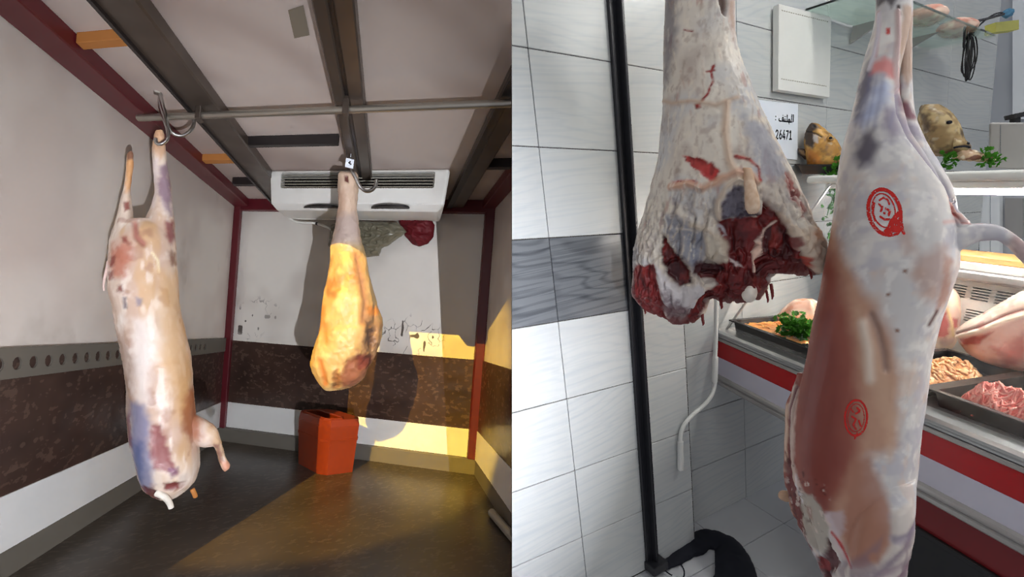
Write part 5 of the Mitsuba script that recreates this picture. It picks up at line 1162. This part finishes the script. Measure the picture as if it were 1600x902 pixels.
obj('housing', tri(rbox(fsx.at(1546, 192, .04) , fsx.at(1612, 192, .04) - fsx.at(1546, 192, .04), fsx.at(1546, 262, .04) - fsx.at(1546, 192, .04), -.1 * fsx.ez, .006)), M['sheet_metal'], k, smooth=35)
obj('knob', tube([fsx.at(1586, 193, -.01), fsx.at(1586, 188, -.01), fsx.at(1586, 185, -.01), fsx.at(1586, 184.9, -.01), fsx.at(1586, 178, -.01)], [.012, .012, .012, .022, .024], 20), M['dark_rubber'], k, smooth=40)
obj('seam', tri(hull([fsx.at(x, y, c) for x in (1563, 1564) for y in (196, 240) for c in (.0395, .0412)])), M['end_dark'], k)
# glass shelf with meat, high on the pale wall
gp = [rpix(x, y, .25) for x, y in ((1428, 5), (1555, 57))]; hs = gp[0][2]
sA = (gp[0] - RW0) @ SA - .25 * 0; sB = (gp[1] - RW0) @ SA
gs0 = np.array([*gp[0][:2], hs]); gd = gp[1] - gp[0]; gd[2] = 0
back = -rw.copy(); back[2] = 0; back = u_(back)
k = thing('glass_shelf', 'glass shelf high on the pale wall at the top right', 'shelf')
mat('glass_solid', {'type': 'dielectric', 'int_ior': 1.5, 'specular_transmittance': {'type': 'rgb', 'value': [.86, .95, .9]}})
obj('pane', tri(bslab(gs0 - .35 * gd, 1.35 * gd, .24 * back, .008 * Z, .001)), M['glass_solid'], k)
for f in (.1, .62):
    obj('bracket', tri(hull([gs0 + f * gd + a * back + h_ * Z + e_ * u_(gd) for a, h_ in ((.10, -.001), (.24, -.001), (.24, -.07)) for e_ in (-.006, .006)])), M['alu_dull'], k)
for (f, w_, sd, lb) in ((.45, .06, 3, 'pinkish cut of meat on the glass shelf, left of two'), (.85, .075, 4, 'pinkish cut of meat on the glass shelf, right of two')):
    m = blob(gs0 + f * gd + .10 * back + .045 * Z, (w_ * 1.5 * u_(gd), .07 * back, .036 * Z), 4, .18, 14, sd)
    col = srgb(214, 150, 130) + (srgb(240, 206, 186) - srgb(214, 150, 130)) * sst(.4, .6, meshkit.fbm(np.array(m.vertices) * 25, 3, sd))[:, None]
    kk = thing('meat_cut', lb, 'meat', 'meat on the glass shelf'); obj('body', m, M['meat'], kk, smooth=True, color=col)
# stick, cable bundle, blue cloth and yellow pack near it
rp = lambda x, y, o=.16: rpix(x, y, o)
obj('dark_stick', tube([rp(1508, 37, .2), rp(1540, 30, .2), rp(1568, 22, .2)], .006, 8), M['dark_bar'], label='dark stick under the glass shelf pointing at the blue cloth', cat='stick', smooth=40)
rr_ = np.random.default_rng(11); ms = []
for i in range(7):
    x0 = 1508 + i * 2.1; pts = [(1516 + rr_.uniform(-3, 3), 50), (x0 - rr_.uniform(0, 4), 75), (x0 - 5 + rr_.uniform(-3, 2), 100), (x0 - 4 + rr_.uniform(-2, 4), 118 + rr_.uniform(-12, 9)), (x0 + 3, 108 + rr_.uniform(-8, 8)), (x0 + 4 + rr_.uniform(-1, 3), 80), (1518 + rr_.uniform(-3, 3), 50)]
    ms.append(tube(spline([rp(x, y, .18 + .004 * i) for x, y in pts], 50), .0026, 7))
k = thing('cable_bundle', 'dark coiled cable bundle hanging below the glass shelf', 'cable')
obj('coil', trimesh.util.concatenate(ms), M['dark_rubber'], k, smooth=40)
obj('lead', tube(spline([rp(1518, 52, .2), rp(1530, 40, .2), rp(1544, 28, .2), rp(1566, 20, .2)], 20), .0035, 8), M['dark_rubber'], k, smooth=40)
obj('lead', tube(spline([rp(1508, 37, .2), rp(1507, 52, .2), rp(1506, 74, .19)], 14), .0045, 8), M['dark_rubber'], k, smooth=40)
mat('blue_cloth', princ(lin(84, 134, 166), .6, .3)); mat('yellow_pack', princ(lin(196, 192, 100), .5, .3))
obj('blue_cloth', blob(rp(1575, 21, .2), (.034 * SA, .02 * UPW, .02 * rw), 4, .5, 45, 5), M['blue_cloth'], label='small blue cloth tied at the end of the dark stick', cat='cloth', smooth=True)
q = [rp(x, y, .16) for x, y in ((1556, 35), (1592, 31), (1592, 46), (1556, 50))]
obj('yellow_pack', tri(hull([p - d * rw for p in q for d in (0, .04)])), M['yellow_pack'], label='yellow pack beside the column at the top right', cat='package')
# black cloth on the floor at the step
fz = np.array([0, 0, FLOOR]); fp = lambda x, y: onp(x, y, fz, Z)
pth = np.array([fp(x, y) for x, y in ((1034, 890), (1052, 878), (1072, 862), (1090, 852), (1112, 846), (1134, 856), (1146, 880), (1150, 910), (1150, 950))])
wd_ = np.array([.012, .024, .036, .044, .052, .062, .07, .08, .085]) * 1.0
sp_ = spline(pth, 60); wr_ = np.interp(np.linspace(0, 1, 60), np.linspace(0, 1, 9), wd_)
cm = tube(sp_, wr_, 40); cm = cm.subdivide(); v = cm.vertices.copy(); v[:, 2] = FLOOR + (v[:, 2] - FLOOR) * .55
n_ = fbm3(v, 22, 3, 4); v += np.c_[n_, fbm3(v, 22, 3, 8), 0 * n_] * .02; v[:, 2] = np.maximum(FLOOR + .001, v[:, 2] + .012 * fbm3(v, 40, 3, 6) + .008); 
mat('black_cloth', princ(lin(30, 32, 40), .8, .2, sheen=.3))
k = thing('black_cloth', 'black cloth lying bunched on the floor at the foot of the tiled wall', 'cloth')
obj('body', trimesh.Trimesh(v, cm.faces, process=False), M['black_cloth'], k, smooth=True)
for a, b, c in (((1036, 888), (1040, 893), (1050, 900)), ((1040, 886), (1034, 892), (1030, 896)), ((1060, 880), (1068, 890), (1068, 902))):
    obj('thread', tube(spline([fp(*a) + .004 * Z, fp(*b) + .002 * Z, fp(*c) + .002 * Z], 10), .0022, 6), M['black_cloth'], k)
